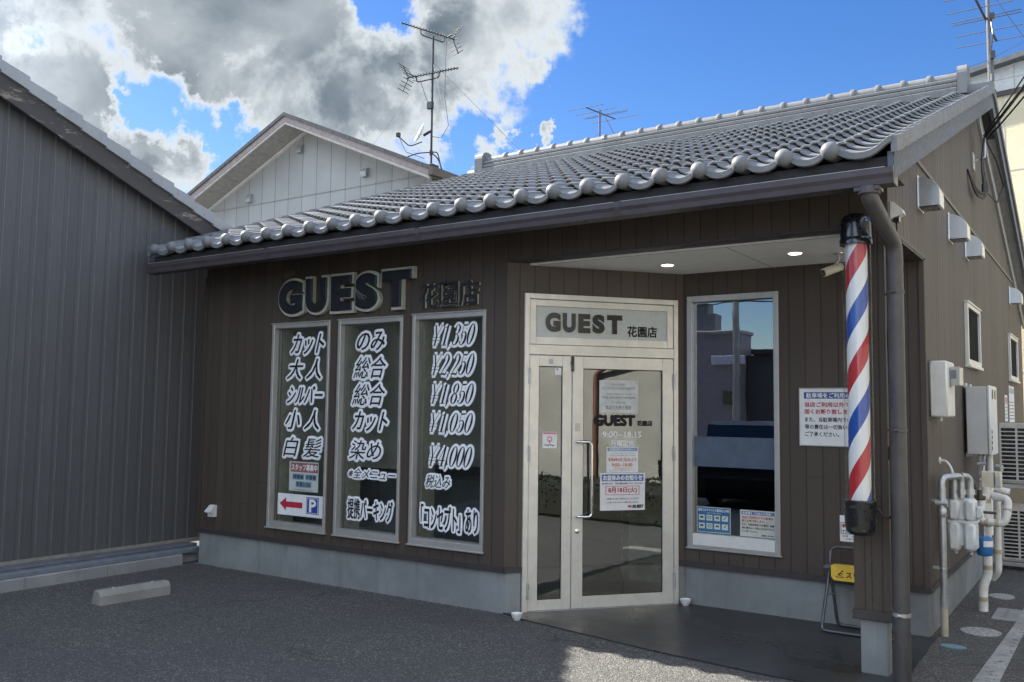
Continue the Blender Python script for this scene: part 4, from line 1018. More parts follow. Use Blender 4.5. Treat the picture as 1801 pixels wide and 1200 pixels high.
jn = MB(Fy)
for u in (.36, 1.6): jn.box(u, u+.014, 7.501, 7.94, -.005, .0005)
for z in (7.72, 7.98, 8.24): jn.box(max(-3,(z-7.93)/.1167), 9, z, z+.010, -.005, .0007)
jn.build('panel_joint', paint('joint_grey', (.38,.39,.39), .8), yb)

# ------------------------------------------------------------------ signs and notices
def plate(root, Fm, name, a, b, c, d, w0, w1, mt, ch=.0):
    q = MB(Fm); q.bbox(a, b, c, d, w0, w1, ch) if ch else q.box(a, b, c, d, w0, w1)
    return q.build(name, mt, root)
def write(root, Fm, lines, mt, w, name='lettering'):
    for L in lines:
        q = MB(Fm); q.add(*text(L[0], L[1], L[2], L[3], L[4], w, bold=(L[5] if len(L) > 5 else .0), res=2)); q.build(name, mt, root)
def at(Fm, u, v): p = Fm @ Vector((u, v, 0)); return (p.x, p.y, p.z)

# big raised shop name on the front
sg = thing('shop_sign', 'large raised GUEST letters with small Japanese characters on the brown wall above the price windows', 'sign', at(F_front, 1.19, 2.53))
def solid(body, u0, u1, v0, v1, w0, depth, off, bev, Fm, mt, name, parent):
    c = bpy.data.curves.new('tx', 'FONT'); c.body = body; c.resolution_u = 6; c.offset = off; c.extrude = .05; c.bevel_depth = bev; c.bevel_resolution = 0
    vs, fs = _tmpmesh(c)
    x0 = min(v.x for v in vs); x1 = max(v.x for v in vs); y0 = min(v.y for v in vs); y1 = max(v.y for v in vs); z0 = min(v.z for v in vs); z1 = max(v.z for v in vs)
    q = MB(Fm); q.add([(u0+(v.x-x0)/(x1-x0)*(u1-u0), v0+(v.y-y0)/(y1-y0)*(v1-v0), w0+(v.z-z0)/(z1-z0)*depth) for v in vs], fs)
    bpy.data.curves.remove(c); return q.build(name, mt, parent)
import mathutils
LX0, LX1 = 1.175, 2.925
GW = [('G',.0,.213),('U',.216,.402),('E',.412,.588),('S',.592,.772),('T',.780,1.0)]
for ch, a, b in GW:
    u0, u1 = LX0+a*(LX1-LX0), LX0+b*(LX1-LX0)
    # backing with a pale edge, black face on top
    bo = solid(ch, u0, u1, 2.530, 2.910, .004, .045, .068, .0, F_front, M_letterside, 'letter_backing', sg)
    solid(ch, u0+.022, u1-.022, 2.555, 2.885, .0495, .018, .036, .026, F_front, M_letter, 'letter_face', bo)
for ch, a, b in (('花',2.985,3.190),('園',3.205,3.405),('店',3.420,3.628)):
    bo = solid(ch, a, b, 2.530, 2.745, .004, .024, .012, .0, F_front, M_letterside, 'letter_backing', sg)
    solid(ch, a-.002, b+.002, 2.528, 2.747, .0285, .004, .012, .0, F_front, M_letter, 'letter_face', bo)
# old bird-nest stain above the G
q = MB()
for i in range(60):
    a = Vector((1.30+rnd.gauss(0,.045), -.02-rnd.random()*.03, 2.945+rnd.gauss(0,.022))); q.tube([a, a+Vector((rnd.uniform(-.05,.05), rnd.uniform(-.01,.01), rnd.uniform(-.02,.03)))], .0018, 4)
tag(q.build('bird_nest', paint('straw', (.20,.15,.10), .9), None, loc=(1.30,-.03,2.92)), 'scraps of a dry straw nest clinging on top of the letter G', 'nest', kind=None)

# transom lettering on the door
ts = thing('transom_sign', 'GUEST lettering with small Japanese characters on the pale panel above the glass door', 'sign', at(F_diag, .33, 2.28))
for ch, a, b in GW:
    u0, u1 = .328+a*.712, .328+b*.712
    bo = solid(ch, u0, u1, 2.294, 2.476, -.0075, .004, .068, .0, F_diag, M_letterside, 'letter_backing', ts)
    solid(ch, u0+.008, u1-.008, 2.304, 2.466, -.0034, .006, .042, .022, F_diag, M_letter, 'letter_face', bo)
write(ts, F_diag, [('花園店',1.085,1.360,2.288,2.378,.0035)], M_ink, -.007)

# staff poster and P arrow sign in the first window
po = thing('recruitment_poster', 'faded recruitment poster with a red heading, above the parking arrow in the leftmost price window', 'poster', at(F_front, 1.32, .83))
plate(po, F_front, 'sheet', 1.315, 1.715, .835, 1.118, -.0405, -.0385, M_paperd)
plate(po, F_front, 'heading_band', 1.335, 1.710, 1.018, 1.108, -.0384, -.0380, paint('faded_red', (.28,.10,.09), .6))
write(po, F_front, [('スタッフ募集中',1.345,1.700,1.033,1.094,.0015)], M_paper, -.0375)
plate(po, F_front, 'word_panel', 1.365, 1.520, .945, 1.0, -.0384, -.0381, paint('faded_blue', (.16,.27,.34), .6))
plate(po, F_front, 'word_panel', 1.540, 1.690, .945, 1.0, -.0384, -.0381, MATS['faded_blue'])
plate(po, F_front, 'word_panel', 1.410, 1.625, .872, .930, -.0384, -.0381, MATS['faded_blue'])
write(po, F_front, [('技術者',1.372,1.513,.953,.992,.001),('中習者',1.547,1.683,.953,.992,.001),('見習いOK',1.417,1.618,.881,.921,.001),('まずはお気軽にお問い合わせください',1.37,1.66,.842,.856)], M_ink, -.0375)
pk = thing('parking_arrow_sign', 'white sign with red left arrow and blue P, bottom of the leftmost price window', 'sign', at(F_front, 1.17, .6))
plate(pk, F_front, 'board', 1.165, 1.785, .596, .803, -.0412, -.0365, M_paper)
q = MB(F_front); q.prism([(1.195,.705),(1.285,.765),(1.285,.727),(1.512,.727),(1.512,.672),(1.285,.672),(1.285,.640)], -.0364, -.0350, 'z'); q.build('arrow', M_inkred, pk)
plate(pk, F_front, 'blue_panel', 1.565, 1.735, .626, .786, -.0364, -.0350, M_inkblue)
q = MB(F_front); bars(q, 1.573, 1.727, .634, .778, .004,.004,.004,.004, -.0349, -.0342); q.add(*text('P',1.612,1.695,.65,.762,-.034,bold=.006)); q.build('lettering', M_paper, pk)

# posters on the door glass
def poster(name, label, Fm, a, b, c, d, w, cat='poster', mt=None):
    r = thing(name, label, cat, at(Fm, a, c)); plate(r, Fm, 'sheet', a, b, c, d, w-.0012, w, mt or M_paper); return r
W0 = -.0015
nt = poster('mens_style_notice', 'clear-framed white notice with grey text at the top of the door glass', F_diag, .825, 1.182, 1.630, 1.908, W0, 'notice', paint('notice_pale', (.60,.62,.60), .5))
write(nt, F_diag, [('女性のお客様へ',.93,1.075,1.862,1.884),('メンズスタイルのみのお店です',.852,1.155,1.828,1.854,.0006),('Notice of haircuts for women',.89,1.12,1.784,1.803),('Only cut men\'s hairstyles',.85,1.158,1.748,1.775,.0006),('女子顾客须知',.935,1.065,1.708,1.729),('本店只为男士理发',.88,1.12,1.66,1.695,.0006)], M_inkgrey, W0+.0006)
q = MB(F_diag)
for (u, v) in ((.84,1.893),(1.167,1.893),(.84,1.645),(1.167,1.645)): q.lathe([(.007,W0),(.006,W0+.004)], (u,v,0), 10)
q.build('corner_pin', M_steel, nt)
pA = poster('hours_notice', 'white opening-hours notice with blue heading and red digits, just above the holiday notice', F_diag, .892, 1.183, 1.128, 1.343, W0)
plate(pA, F_diag, 'heading_band', .90, 1.175, 1.308, 1.336, W0+.0002, W0+.0005, paint('pale_blue_band', (.16,.27,.48), .6))
write(pA, F_diag, [('営業時間変更のお知らせ',.92,1.158,1.312,1.332,.0004)], M_paper, W0+.0009)
write(pA, F_diag, [('いつもご利用いただき誠にありがとうございます。',.93,1.15,1.285,1.296),('下記の通り営業時間を変更いたします。',.92,1.16,1.266,1.277),('ご了承のほどよろしくお願い申し上げます。',.92,1.12,1.14,1.150)], M_inkgrey, W0+.0007)
write(pA, F_diag, [('令和8年9月1日(火)より',.905,1.165,1.215,1.252,.0010),('9:00~18:00',.94,1.13,1.178,1.206,.0012),('※受付は 最終受付まで',.955,1.12,1.156,1.168)], paint('orange_red', (.55,.16,.07), .6), W0+.0007)
pB = poster('holiday_notice', 'white summer-holiday notice with a blue heading and boxed red date, low on the door glass', F_diag, .834, 1.246, .810, 1.123, W0+.002)
plate(pB, F_diag, 'heading_band', .850, 1.232, 1.055, 1.112, W0+.0022, W0+.0025, paint('mid_blue_band', (.05,.11,.36), .6))
write(pB, F_diag, [('お盆休みのお知らせ',.862,1.220,1.062,1.105,.0022)], M_paper, W0+.0030)
write(pB, F_diag, [('誠に勝手ながら、下記の期間を休業とさせていただきます。',.852,1.230,1.028,1.043,.0004),('お客様には大変ご不便をおかけいたしますが、',.895,1.19,.900,.914,.0003),('ご了承くださいますようお願い申し上げます。',.895,1.19,.870,.884,.0003),('GUEST',1.130,1.230,.830,.853,.0028)], M_ink, W0+.0028)
q = MB(F_diag); bars(q, .885, 1.192, .940, 1.015, .003,.003,.003,.003, W0+.0022, W0+.0028); q.add(*text('8月18日(火)',.91,1.17,.952,1.003,W0+.0026,bold=.0018)); q.add(*text('理容',1.088,1.122,.832,.852,W0+.0026,bold=.001)); q.build('red_lettering', M_inkred, pB)
pp_ = poster('payment_sticker', 'small white payment sticker with a pink mark on the narrow door glass', F_diag, .320, .446, 1.333, 1.467, W0, 'sticker')
plate(pp_, F_diag, 'pink_band', .324, .442, 1.448, 1.464, W0+.0002, W0+.0005, paint('pink_ink', (.66,.25,.30), .6))
q = MB(F_diag); bars(q, .362,.402,1.388,1.428,.007,.007,.007,.007,W0+.0002,W0+.0006); q.box(.376,.388,1.372,1.400,W0+.0003,W0+.0007); q.build('logo_mark', MATS['pink_ink'], pp_)
write(pp_, F_diag, [('PayPay',.342,.425,1.348,1.366,.0010)], M_ink, W0+.0005)
sc_ = poster('small_card', 'little white card in the top corner of the narrow door glass', F_diag, .424, .484, 1.942, 2.004, W0, 'card'); plate(sc_, F_diag, 'logo_mark', .437,.452,1.985,1.998,W0+.0002,W0+.0006,M_inkgrey)

# posters in the porch window
WB = -.0405
bp_ = poster('hygiene_poster', 'blue poster with eight small white pictograms, bottom left of the porch window', F_back, 5.033, 5.334, .623, .840, WB, 'poster', paint('poster_rim', (.45,.52,.50), .5))
plate(bp_, F_back, 'blue_field', 5.040, 5.327, .630, .833, WB+.0002, WB+.0006, paint('poster_blue', (.035,.15,.30), .5))
q = MB(F_back)
for i in range(4):
    for j in range(2): q.bbox(5.052+.0685*i, 5.105+.0685*i, .655+.070*j, .702+.070*j, WB+.0007, WB+.0012, .0004)
q.build('pictogram_tile', paint('tile_pale', (.62,.66,.62), .5), bp_)
q = MB(F_back)
for i in range(4):
    for j in range(2):
        x, z = 5.0785+.0685*i, .681+.070*j
        k = (i+4*j) % 4
        if k == 0: q.box(x-.014,x+.014,z-.007,z+.007,WB+.0013,WB+.0018)
        elif k == 1: bars(q, x-.015,x+.015,z-.012,z+.012,.004,.004,.004,.004,WB+.0013,WB+.0018)
        elif k == 2: q.lathe([(.008,WB+.0013),(.008,WB+.0018)], (x-.005,z,0), 12); q.box(x+.005,x+.013,z-.012,z+.010,WB+.0013,WB+.0018)
        else: q.prism([(x-.014,z-.010),(x-.010,z-.014),(x+.014,z+.010),(x+.010,z+.014)],WB+.0013,WB+.0018,'z')
q.build('pictogram', M_ink, bp_)
write(bp_, F_back, [('新型コロナウイルス感染防止対策',5.048,5.320,.802,.824,.0005),('お店での取り組み',5.12,5.25,.784,.794)], M_paper, WB+.0009)
PL_ = [('当店ご利用以外での駐車は','固くお断り致します。'),('また、当駐車場内での事故・盗難','等の責任は一切負いかねますので','ご了承ください。')]
def parking_text(root, Fm, a, b, c, d, w, bold):
    W, H = b-a, d-c
    f = lambda x0, x1, y0, y1: (a+W*x0, a+W*x1, c+H*y0, c+H*y1)
    q = MB(Fm); x = f(.045,.955,.83,.945); q.bbox(x[0],x[1],x[2],x[3],w,w+.0004,.0002); q.build('heading_band', M_inkblue, root)
    x = f(.075,.925,.845,.93); write(root, Fm, [('駐車場をご利用のお客様へ',)+x+(bold,)], M_paper, w+.0009, 'heading_text')
    write(root, Fm, [(PL_[0][0],)+f(.055,.93,.68,.765)+(bold,), (PL_[0][1],)+f(.055,.70,.555,.64)+(bold,)], M_inkred, w+.0005, 'red_lettering')
    write(root, Fm, [(PL_[1][0],)+f(.055,.95,.415,.495)+(bold*.7,), (PL_[1][1],)+f(.055,.95,.285,.365)+(bold*.7,), (PL_[1][2],)+f(.055,.49,.155,.235)+(bold*.7,), ('理容 GUEST',)+f(.60,.95,.045,.105)+(bold,)], M_ink, w+.0005)
pk2 = poster('parking_notice', 'small cream parking notice at the bottom right of the porch window', F_back, 5.416, 5.720, .620, .838, WB, 'notice', paint('paper_cream', (.56,.57,.50), .6))
parking_text(pk2, F_back, 5.416, 5.720, .620, .838, WB+.0003, .0006)
# parking sign on the porch wall
ps = thing('parking_sign', 'large white framed parking sign with blue heading on the porch wall behind the barber pole', 'sign', at(F_back, 5.94, 1.39))
plate(ps, F_back, 'board', 5.938, 6.560, 1.392, 1.847, .002, .010, M_paper)
q = MB(F_back); bars(q, 5.932, 6.566, 1.386, 1.853, .010,.010,.010,.010, .001, .016); q.build('sign_frame', M_alu2, ps)
parking_text(ps, F_back, 5.945, 6.553, 1.397, 1.842, .0103, .0014)
us = thing('umbrella_notice', 'small white paper notice low on the porch wall, half hidden by the barber pole', 'notice', at(F_back, 6.236, .66))
plate(us, F_back, 'sheet', 6.236, 6.480, .655, .856, .001, .003, M_paper)
q = MB(F_back); bars(q, 6.244,6.472,.715,.800,.0015,.0015,.0015,.0015,.0031,.0036); q.prism([(6.285,.812),(6.315,.812),(6.30,.840)],.0031,.0036,'z'); q.add(*text('十分ご注意ください',6.252,6.464,.722,.750,.0033,bold=.001)); q.add(*text('盗難、紛失などの',6.252,6.44,.690,.706,.0033)); q.add(*text('一切責任を負いません',6.262,6.46,.668,.684,.0033)); q.build('lettering', M_ink, us)
write(us, F_back, [('傘の置き忘れに',6.252,6.45,.760,.792,.0012)], M_inkred, .0033, 'red_lettering')
# two papers on the gable wall beyond the heater
for (nm, lb, a, b, c, d, band) in (('wall_paper_notice', 'pink-headed paper notice on the gable wall, the one nearer the water heater', 6.98, 7.30, 1.575, 1.915, (.62,.30,.28)), ('wall_paper_notice', 'tall white paper notice on the gable wall beside the farther small window', 7.55, 8.25, 1.56, 2.05, (.45,.45,.44))):
    r = thing(nm, lb, 'notice', at(F_side, a, c), 'papers on the gable wall'); plate(r, F_side, 'sheet', a, b, c, d, .001, .004, M_paper)
    plate(r, F_side, 'heading_band', a+.03, b-.03, d-.10, d-.03, .0041, .0046, paint('band_%d' % int(band[0]*100), band, .6))
    q = MB(F_side)
    for k in range(6): q.box(a+.04, b-.05-.03*(k % 3), c+.04+k*.045, c+.052+k*.045, .0041, .0046)
    q.build('text_lines', M_inkgrey, r)

# ------------------------------------------------------------------ barber pole
bpx, bpy_ = 6.712, -.165
bar = thing('barber_pole', 'red, white and blue striped barber pole with glossy black end caps on the porch post', 'barber pole', (bpx, bpy_, .90))
q = MB(); q.lathe([(.066,1.09),(.066,2.75)], (bpx,bpy_,0), 40); q.build('striped_cylinder', barber_mat(), bar, 40, loc=(bpx,bpy_,1.68))
q = MB(); q.lathe([(.090,1.10),(.090,2.74)], (bpx,bpy_,0), 40); q.f = q.f[:-2]; q.build('glass_tube', M_tube, bar, 40)
q = MB(); q.lathe([(.094,2.725),(.100,2.727),(.101,2.760),(.097,2.765),(.096,2.772),(.095,2.86),(.089,2.893),(.074,2.915),(.05,2.926),(.02,2.930)], (bpx,bpy_,0), 40); q.build('top_cap', M_black, bar, 50)
q = MB(); q.lathe([(.02,.890),(.05,.893),(.074,.904),(.088,.924),(.095,.955),(.096,1.06),(.097,1.068),(.101,1.073),(.100,1.110),(.094,1.112)], (bpx,bpy_,0), 40); q.build('bottom_cap', M_black, bar, 50)
q = MB()
for z in (2.80, 1.02): q.box(bpx-.04, bpx+.04, bpy_+.09, -.0085, z-.05, z+.05)
q.build('wall_bracket', M_black, bar)
q = MB(); q.path([(bpx+.09,bpy_+.02,1.07),(6.86,-.12,.985),(6.885,-.03,1.04),(6.862,.02,1.25),(6.866,.015,1.42),(6.855,.02,1.46),(6.852,.0,1.36)], .006, .06, 8); q.build('power_cord', M_rubber, bar)
# security camera under the porch ceiling
se = thing('security_camera', 'small beige bullet security camera hanging from the porch ceiling', 'camera', (6.365,.80,2.856))
q = MB(); q.lathe([(.038,2.8555),(.036,2.846),(.014,2.842),(.011,2.80)], (6.365,.80,0), 20); q.tube([(6.365,.80,2.81),(6.345,.785,2.765)], .012, 10); q.build('mount', M_steel, se, 40)
q = MB(); A, B = Vector((6.375,.83,2.757)), Vector((6.278,.69,2.694)); dd = (B-A).normalized(); q.tube([A, A+dd*.006, B-dd*.004, B], [.026,.032,.032,.030], 18); q.build('housing', M_cream, se, 40)
q = MB(); q.tube([B-dd*.001, B+dd*.004], .026, 18); q.build('lens', M_black, se, 40)
# outlet cover high on the gable corner
oc = thing('outlet_cover', 'white weatherproof outlet cover with plug, high on the gable wall beside the downpipe', 'outlet', (6.874,.12,2.92))
q = MB(); q.prism([(6.8745,2.925),(6.8745,3.04),(6.90,3.035),(6.945,2.985),(6.955,2.955),(6.935,2.95)], .075, .165, 'y'); q.build('cover', M_white, oc)
q = MB(); q.bbox(6.885,6.925,.095,.145,2.905,2.9495,.004); q.build('plug', M_black, oc)
q = MB(); q.path([(6.905,.12,2.905),(6.905,.10,2.78),(6.895,.02,2.60),(6.862,-.02,2.2),(6.868,.0,1.5)], .006, .1, 8); q.build('power_cord', M_rubber, oc)
# bowls of salt by the door
for i, (x, y, lb) in enumerate(((4.100,-.105,'little white bowl on the asphalt at the left foot of the door'), (4.975,1.165,'little white bowl at the right foot of the door in the porch corner'))):
    z0 = .0 if i == 0 else .0102
    r = thing('salt_bowl', lb, 'bowl', (x, y, z0), 'salt bowls by the door'); q = MB()
    q.lathe([(.024,z0),(.028,z0+.006),(.040,z0+.026),(.046,z0+.048),(.048,z0+.054),(.044,z0+.054),(.036,z0+.030),(.01,z0+.020)], (x,y,0), 24); q.build('bowl', paint('porcelain', (.78,.78,.76), .2, var=.02), r, 40)
    q = MB(); q.lathe([(.037,z0+.034),(.026,z0+.046),(.006,z0+.054)], (x,y,0), 16); q.build('salt', M_paper, r, 40)
# folding step stool with hanging slip sign
fs_ = thing('folding_step', 'grey tubular folding step stool standing behind the porch post', 'step stool', (6.42, 1.05, .01))
M_tubeg = paint('grey_tube', (.11,.115,.125), .35, .6)
q = MB(); q.path([(6.200,1.06,.470),(6.165,.935,.035),(6.185,.92,.024),(6.66,.92,.024),(6.685,.935,.035),(6.66,1.06,.470)], .0125, .05, 10); q.build('front_frame', M_tubeg, fs_, 60)
q = MB(); q.path([(6.195,1.10,.595),(6.195,1.075,.50),(6.225,1.17,.035),(6.25,1.185,.024),(6.61,1.185,.024),(6.635,1.17,.035),(6.655,1.075,.50),(6.655,1.10,.595)], .0125, .05, 10); q.build('rear_frame', M_tubeg, fs_, 60)
q = MB(); q.path([(6.195,1.10,.50),(6.195,1.12,.625),(6.655,1.12,.625),(6.655,1.10,.50)], .0125, .06, 10); q.build('handle_hoop', M_tubeg, fs_, 60)
q = MB(); q.bbox(6.175,6.675,.965,1.13,.474,.498,.006); q.build('seat', paint('step_tread', (.10,.105,.115), .6, bmp=.5, bscale=160), fs_)
q = MB()
for z in (.27,): q.tube([(6.175,.995,z),(6.215,1.125,z)], .005, 6); q.tube([(6.675,.995,z),(6.645,1.125,z)], .005, 6)
q.build('hinge_strut', M_steel, fs_)
yw = thing('slip_warning_sign', 'yellow slippery-floor sign hanging from the step stool', 'sign', (6.42, .95, .39))
Fyw = frame((0, .958), 0)
q = MB(Fyw); q.prism([(6.235,.505),(6.235,.425),(6.255,.398),(6.66,.398),(6.66,.505)], -.001, .003, 'z'); q.box(6.235,6.66,.5005,.505,-.10,-.001); q.build('sheet', paint('warning_yellow', (.72,.47,.05), .5), yw)
q = MB(Fyw); q.add(*text('スリップ注意',6.345,6.64,.422,.470,.0035,bold=.0015))
q.lathe([(.007,.0032),(.007,.0040)], (6.318,.470,0), 12); q.prism([(6.268,.428),(6.33,.428),(6.33,.423),(6.268,.423)],.0032,.0040,'z'); q.prism([(6.305,.463),(6.313,.459),(6.290,.437),(6.280,.437)],.0032,.0040,'z'); q.prism([(6.29,.455),(6.325,.452),(6.325,.447),(6.29,.449)],.0032,.0040,'z'); q.prism([(6.293,.443),(6.318,.436),(6.317,.431),(6.291,.438)],.0032,.0040,'z')
q.build('lettering', M_ink, yw)

# ------------------------------------------------------------------ wheel stop
A, B = Vector((1.090,-1.755)), Vector((1.140,-1.125)); d2 = (B-A).normalized(); ang = math.atan2(d2.y, d2.x); L = (B-A).length
Fw = Matrix.Translation((A.x, A.y, 0)) @ Matrix.Rotation(ang, 4, 'Z')
st_ = thing('wheel_stop', 'weathered concrete wheel stop lying on the asphalt in front of the warehouse', 'wheel stop', (1.1,-1.45,0))
q = MB(Fw); pf = [(.0,.0),(.0,.075),(.02,.112),(.035,.118),(.095,.118),(.11,.112),(.135,.03),(.14,0)]
n_ = len(pf); L0 = .02
vs = []; 
for x in (0, .012, L-.012, L):
    k_ = .94 if x in (0, L) else 1.0
    vs += [(x, .07+(p[0]-.07)*k_, p[1]*k_) for p in pf]
fs = [tuple(range(n_))[::-1], tuple(range(3*n_, 4*n_))]+[(j*n_+i, j*n_+(i+1) % n_, (j+1)*n_+(i+1) % n_, (j+1)*n_+i) for j in range(3) for i in range(n_)]
q.add(vs, fs); so_ = q.build('block', M_stop, st_)
q = MB(Fw)
for x in (.14, L-.14): q.lathe([(.016,.1182),(.014,.124)], (x,.065,0), 12)
q.build('anchor_bolt', M_steel, st_)
q = MB(Fw); q.prism([(.1365,.026),(.1395,.026),(.1145,.104),(.1115,.104)], L*.36, L*.68, 'x'); q.build('reflector_recess', paint('worn_recess', (.27,.25,.215), .8, var=.3, scale=40), st_)

# ------------------------------------------------------------------ things along the gable wall
mb_ = thing('meter_box', 'white electric meter box with a clear side window on the gable wall corner', 'meter box', (6.874,1.45,1.63))
q = MB(); q.bbox(6.876,7.002,1.40,1.78,1.632,2.063,.012); q.build('cabinet', M_white, mb_, 40)
q = MB(); q.bbox(7.003,7.075,1.52,1.70,1.875,2.02,.006); q.build('meter_window', paint('clear_cover', (.45,.46,.43), .15, var=.05, coat=.6), mb_)
q = MB(); q.bbox(7.004,7.05,1.513,1.519,1.93,1.995,.002); q.box(7.003,7.012,1.513,1.519,1.86,1.93); q.build('meter_dial', paint('meter_dark', (.16,.18,.21), .4), mb_)
q = MB(); q.lathe([(.012,1.6318),(.012,1.605),(.007,1.60)], (6.94,1.48,0), 12); q.build('cable_gland', M_white, mb_)
ht = thing('water_heater', 'grey wall-mounted gas water heater with white piping below', 'water heater', (6.874,3.6,1.28))
q = MB(); q.bbox(6.90,7.075,3.20,3.72,1.29,1.915,.006); hto = q.build('casing', M_greybox, ht, 40)
q = MB(); q.bbox(7.0755,7.105,3.19,3.73,1.28,1.925,.010); q.build('front_panel', M_white, ht, 40)
q = MB()
for y in (3.36, 3.56): q.lathe([(.045,7.1055),(.045,7.112)], (0,y,1.845), 18, 'x')
for z in range(4): q.box(7.1055,7.108,3.22,3.26,1.33+.05*z,1.365+.05*z)
q.build('exhaust_port', M_black, ht)
q = MB(); q.bbox(6.876,6.8995,3.24,3.34,1.90,1.95,.003); q.bbox(6.876,6.8995,3.55,3.65,1.90,1.95,.003); q.bbox(6.876,6.8995,3.3,3.6,1.26,1.30,.003); q.build('hanging_bracket', M_steel, ht)
q = MB(); q.path([(7.0,3.35,1.30),(7.0,3.35,1.02),(7.03,3.1,.92)], .030, .05, 14); q.path([(7.06,3.45,1.30),(7.065,3.4,.9),(7.06,3.3,.55)], .027, .05, 14); q.build('lagged_pipe', M_lag, ht, 60)
q = MB(); q.tube([(6.985,3.2,1.20),(7.05,3.2,1.215)], .022, 12); q.tube([(7.12,3.3,1.17),(7.175,3.28,1.165)], .032, 16); q.tube([(7.03,3.3,1.29),(7.02,3.25,1.14),(7.0,3.2,1.05)], .012, 8); q.build('pipe_fitting', M_steel, ht, 40)

gm = thing('gas_meter', 'pale grey gas meter with galvanised riser pipe and elbows at the gable corner', 'gas meter', (6.96,1.5,0))
q = MB(); q.path([(6.945,1.40,.26),(6.945,1.40,1.175),(7.045,1.66,1.180),(7.045,1.66,1.01)], .0255, .055, 14); q.path([(7.045,1.66,1.18),(7.10,1.72,1.172),(7.10,1.72,1.0)], .0245, .05, 14); q.build('riser_pipe', M_steel, gm, 60)
q = MB(); q.lathe([(.030,.215),(.030,.30)], (6.944,1.40,0), 18); q.build('coupling', M_steel, gm, 40)
q = MB(); q.lathe([(.029,.88),(.032,.885),(.032,.94),(.029,.945)], (6.945,1.40,0), 18); q.build('coupling', M_steel, gm, 40)
q = MB(); q.lathe([(.029,1.01),(.029,1.10)], (6.945,1.40,0), 18); q.build('coupling', M_steel, gm, 40)
q = MB(); q.tube([(6.985,1.40,.985),(6.90,1.40,.985)], .030, 16); q.build('valve', M_steel, gm, 40)
q = MB(); q.lathe([(.034,1.035),(.034,1.075)], (7.045,1.66,0), 8); q.build('coupling', M_steel, gm, 40)
q = MB(); q.lathe([(.034,1.035),(.034,1.075)], (7.10,1.72,0), 8); q.build('coupling', M_steel, gm, 40)
q = MB(); q.lathe([(.042,1.0),(.038,1.16)], (6.995,1.68,0), 14); q.build('valve', M_steel, gm, 40)
q = MB(); q.lathe([(.0245,-.02),(.026,.0),(.026,.215)], (6.944,1.40,0), 16); q.build('taped_base', M_tape, gm, 60)
q = MB()
for z in (.50, 1.0): q.lathe([(.022,z-.008),(.027,z-.007),(.027,z+.007),(.022,z+.008)], (6.945,1.40,0), 16); q.box(6.868,6.926,1.395,1.405,z-.01,z+.01)
q.build('pipe_clamp', M_stain, gm)
q = MB(); q.bbox(6.950,7.142,1.66,1.80,.83,1.005,.022); 
for x in (6.992, 7.102): q.bbox(x-.040, x+.040, 1.625,1.70,.838,.998,.020)
mo = q.build('meter_top', paint('meter_paint', (.68,.71,.71), .45, dirt=.2), gm, 40)
q = MB()
for x in (6.990, 7.098): q.bbox(x-.046, x+.046, 1.63,1.81,.605,.828,.022); q.lathe([(.012,.575),(.012,.6055)], (x,1.72,0), 10)
q.bbox(7.02,7.07,1.665,1.80,.64,.828,.010); q.bbox(6.944,7.150,1.645,1.815,.815,.838,.005); q.build('meter_body', MATS['meter_paint'], gm, 40)
q = MB(); q.bbox(7.143,7.185,1.66,1.75,.86,.95,.008); q.build('counter_box', MATS['meter_paint'], gm, 40)
cv = thing('curved_vent_pipe', 'thin white bent pipe poking out of the gable wall above the gas meter', 'pipe', (6.874,1.9,1.3))
q = MB(); q.path([(6.876,1.80,1.285),(6.93,1.79,1.285),(6.975,1.77,1.20),(6.985,1.76,1.06)], .011, .05, 10); q.build('pipe', M_white, cv, 60); q = MB(); q.lathe([(.03,6.8745),(.026,6.885)], (0,1.80,1.285), 16, 'x'); q.build('flange', M_white, cv)

wpp = thing('lagged_pipework', 'tangle of white lagged water pipes with taped joints behind the gas meter', 'pipes', (7.1,2.6,0))
q = MB(); q.path([(7.112,2.6,1.04),(7.112,2.6,.30),(7.075,2.58,.20),(7.075,2.55,-.02)], .036, .05, 16); q.build('down_pipe', M_lag, wpp, 60)
q = MB(); q.path([(7.155,3.0,.98),(7.15,3.0,.27),(7.10,3.05,.20)], .030, .05, 16); q.build('rear_pipe', M_lag, wpp, 60)
q = MB(); q.path([(7.09,2.58,.97),(7.07,2.5,.755),(7.245,2.5,.745),(7.275,2.5,.80),(7.285,2.55,.955),(7.17,2.6,.955)], .031, .05, 16); q.build('loop_pipe', M_lag, wpp, 60)
q = MB(); q.path([(7.08,2.75,.975),(7.22,2.75,.945),(7.23,2.9,.93)], .028, .04, 14); q.path([(7.15,2.85,1.01),(7.27,2.85,.99)], .026, .04, 14); q.build('branch_pipe', M_lag, wpp, 60)
q = MB()
for (x, y, z) in ((7.112,2.6,.36),(7.112,2.6,.72),(7.112,2.6,.92),(7.075,2.555,.10),(7.15,3.0,.45)): q.lathe([(.0375,z-.018),(.0375,z+.018)], (x,y,0), 16)
for (x, z) in ((7.12,.7505),(7.20,.7475)): q.lathe([(.0325,x-.016),(.0325,x+.016)], (0,2.5,z), 16, 'x')
q.lathe([(.0325,.84),(.0325,.875)], (7.28,2.52,0), 16); q.build('joint_tape', M_tape, wpp, 60)
q = MB(); q.tube([(7.10,2.3,.955),(7.10,2.3,1.03)], .020, 12); q.lathe([(.016,1.03),(.022,1.035),(.022,1.06),(.006,1.07)], (7.06,2.35,0), 14); q.bbox(6.99,7.14,2.30,2.36,.945,.985,.010); q.bbox(7.05,7.22,2.28,2.30,.84,.862,.004); q.build('valve_body', paint('dark_valve', (.10,.085,.075), .5, .4), wpp, 40)
cbx = thing('control_box', 'cream control box with a torn cover above the lagged pipes', 'box', (7.15,2.6,1.04))
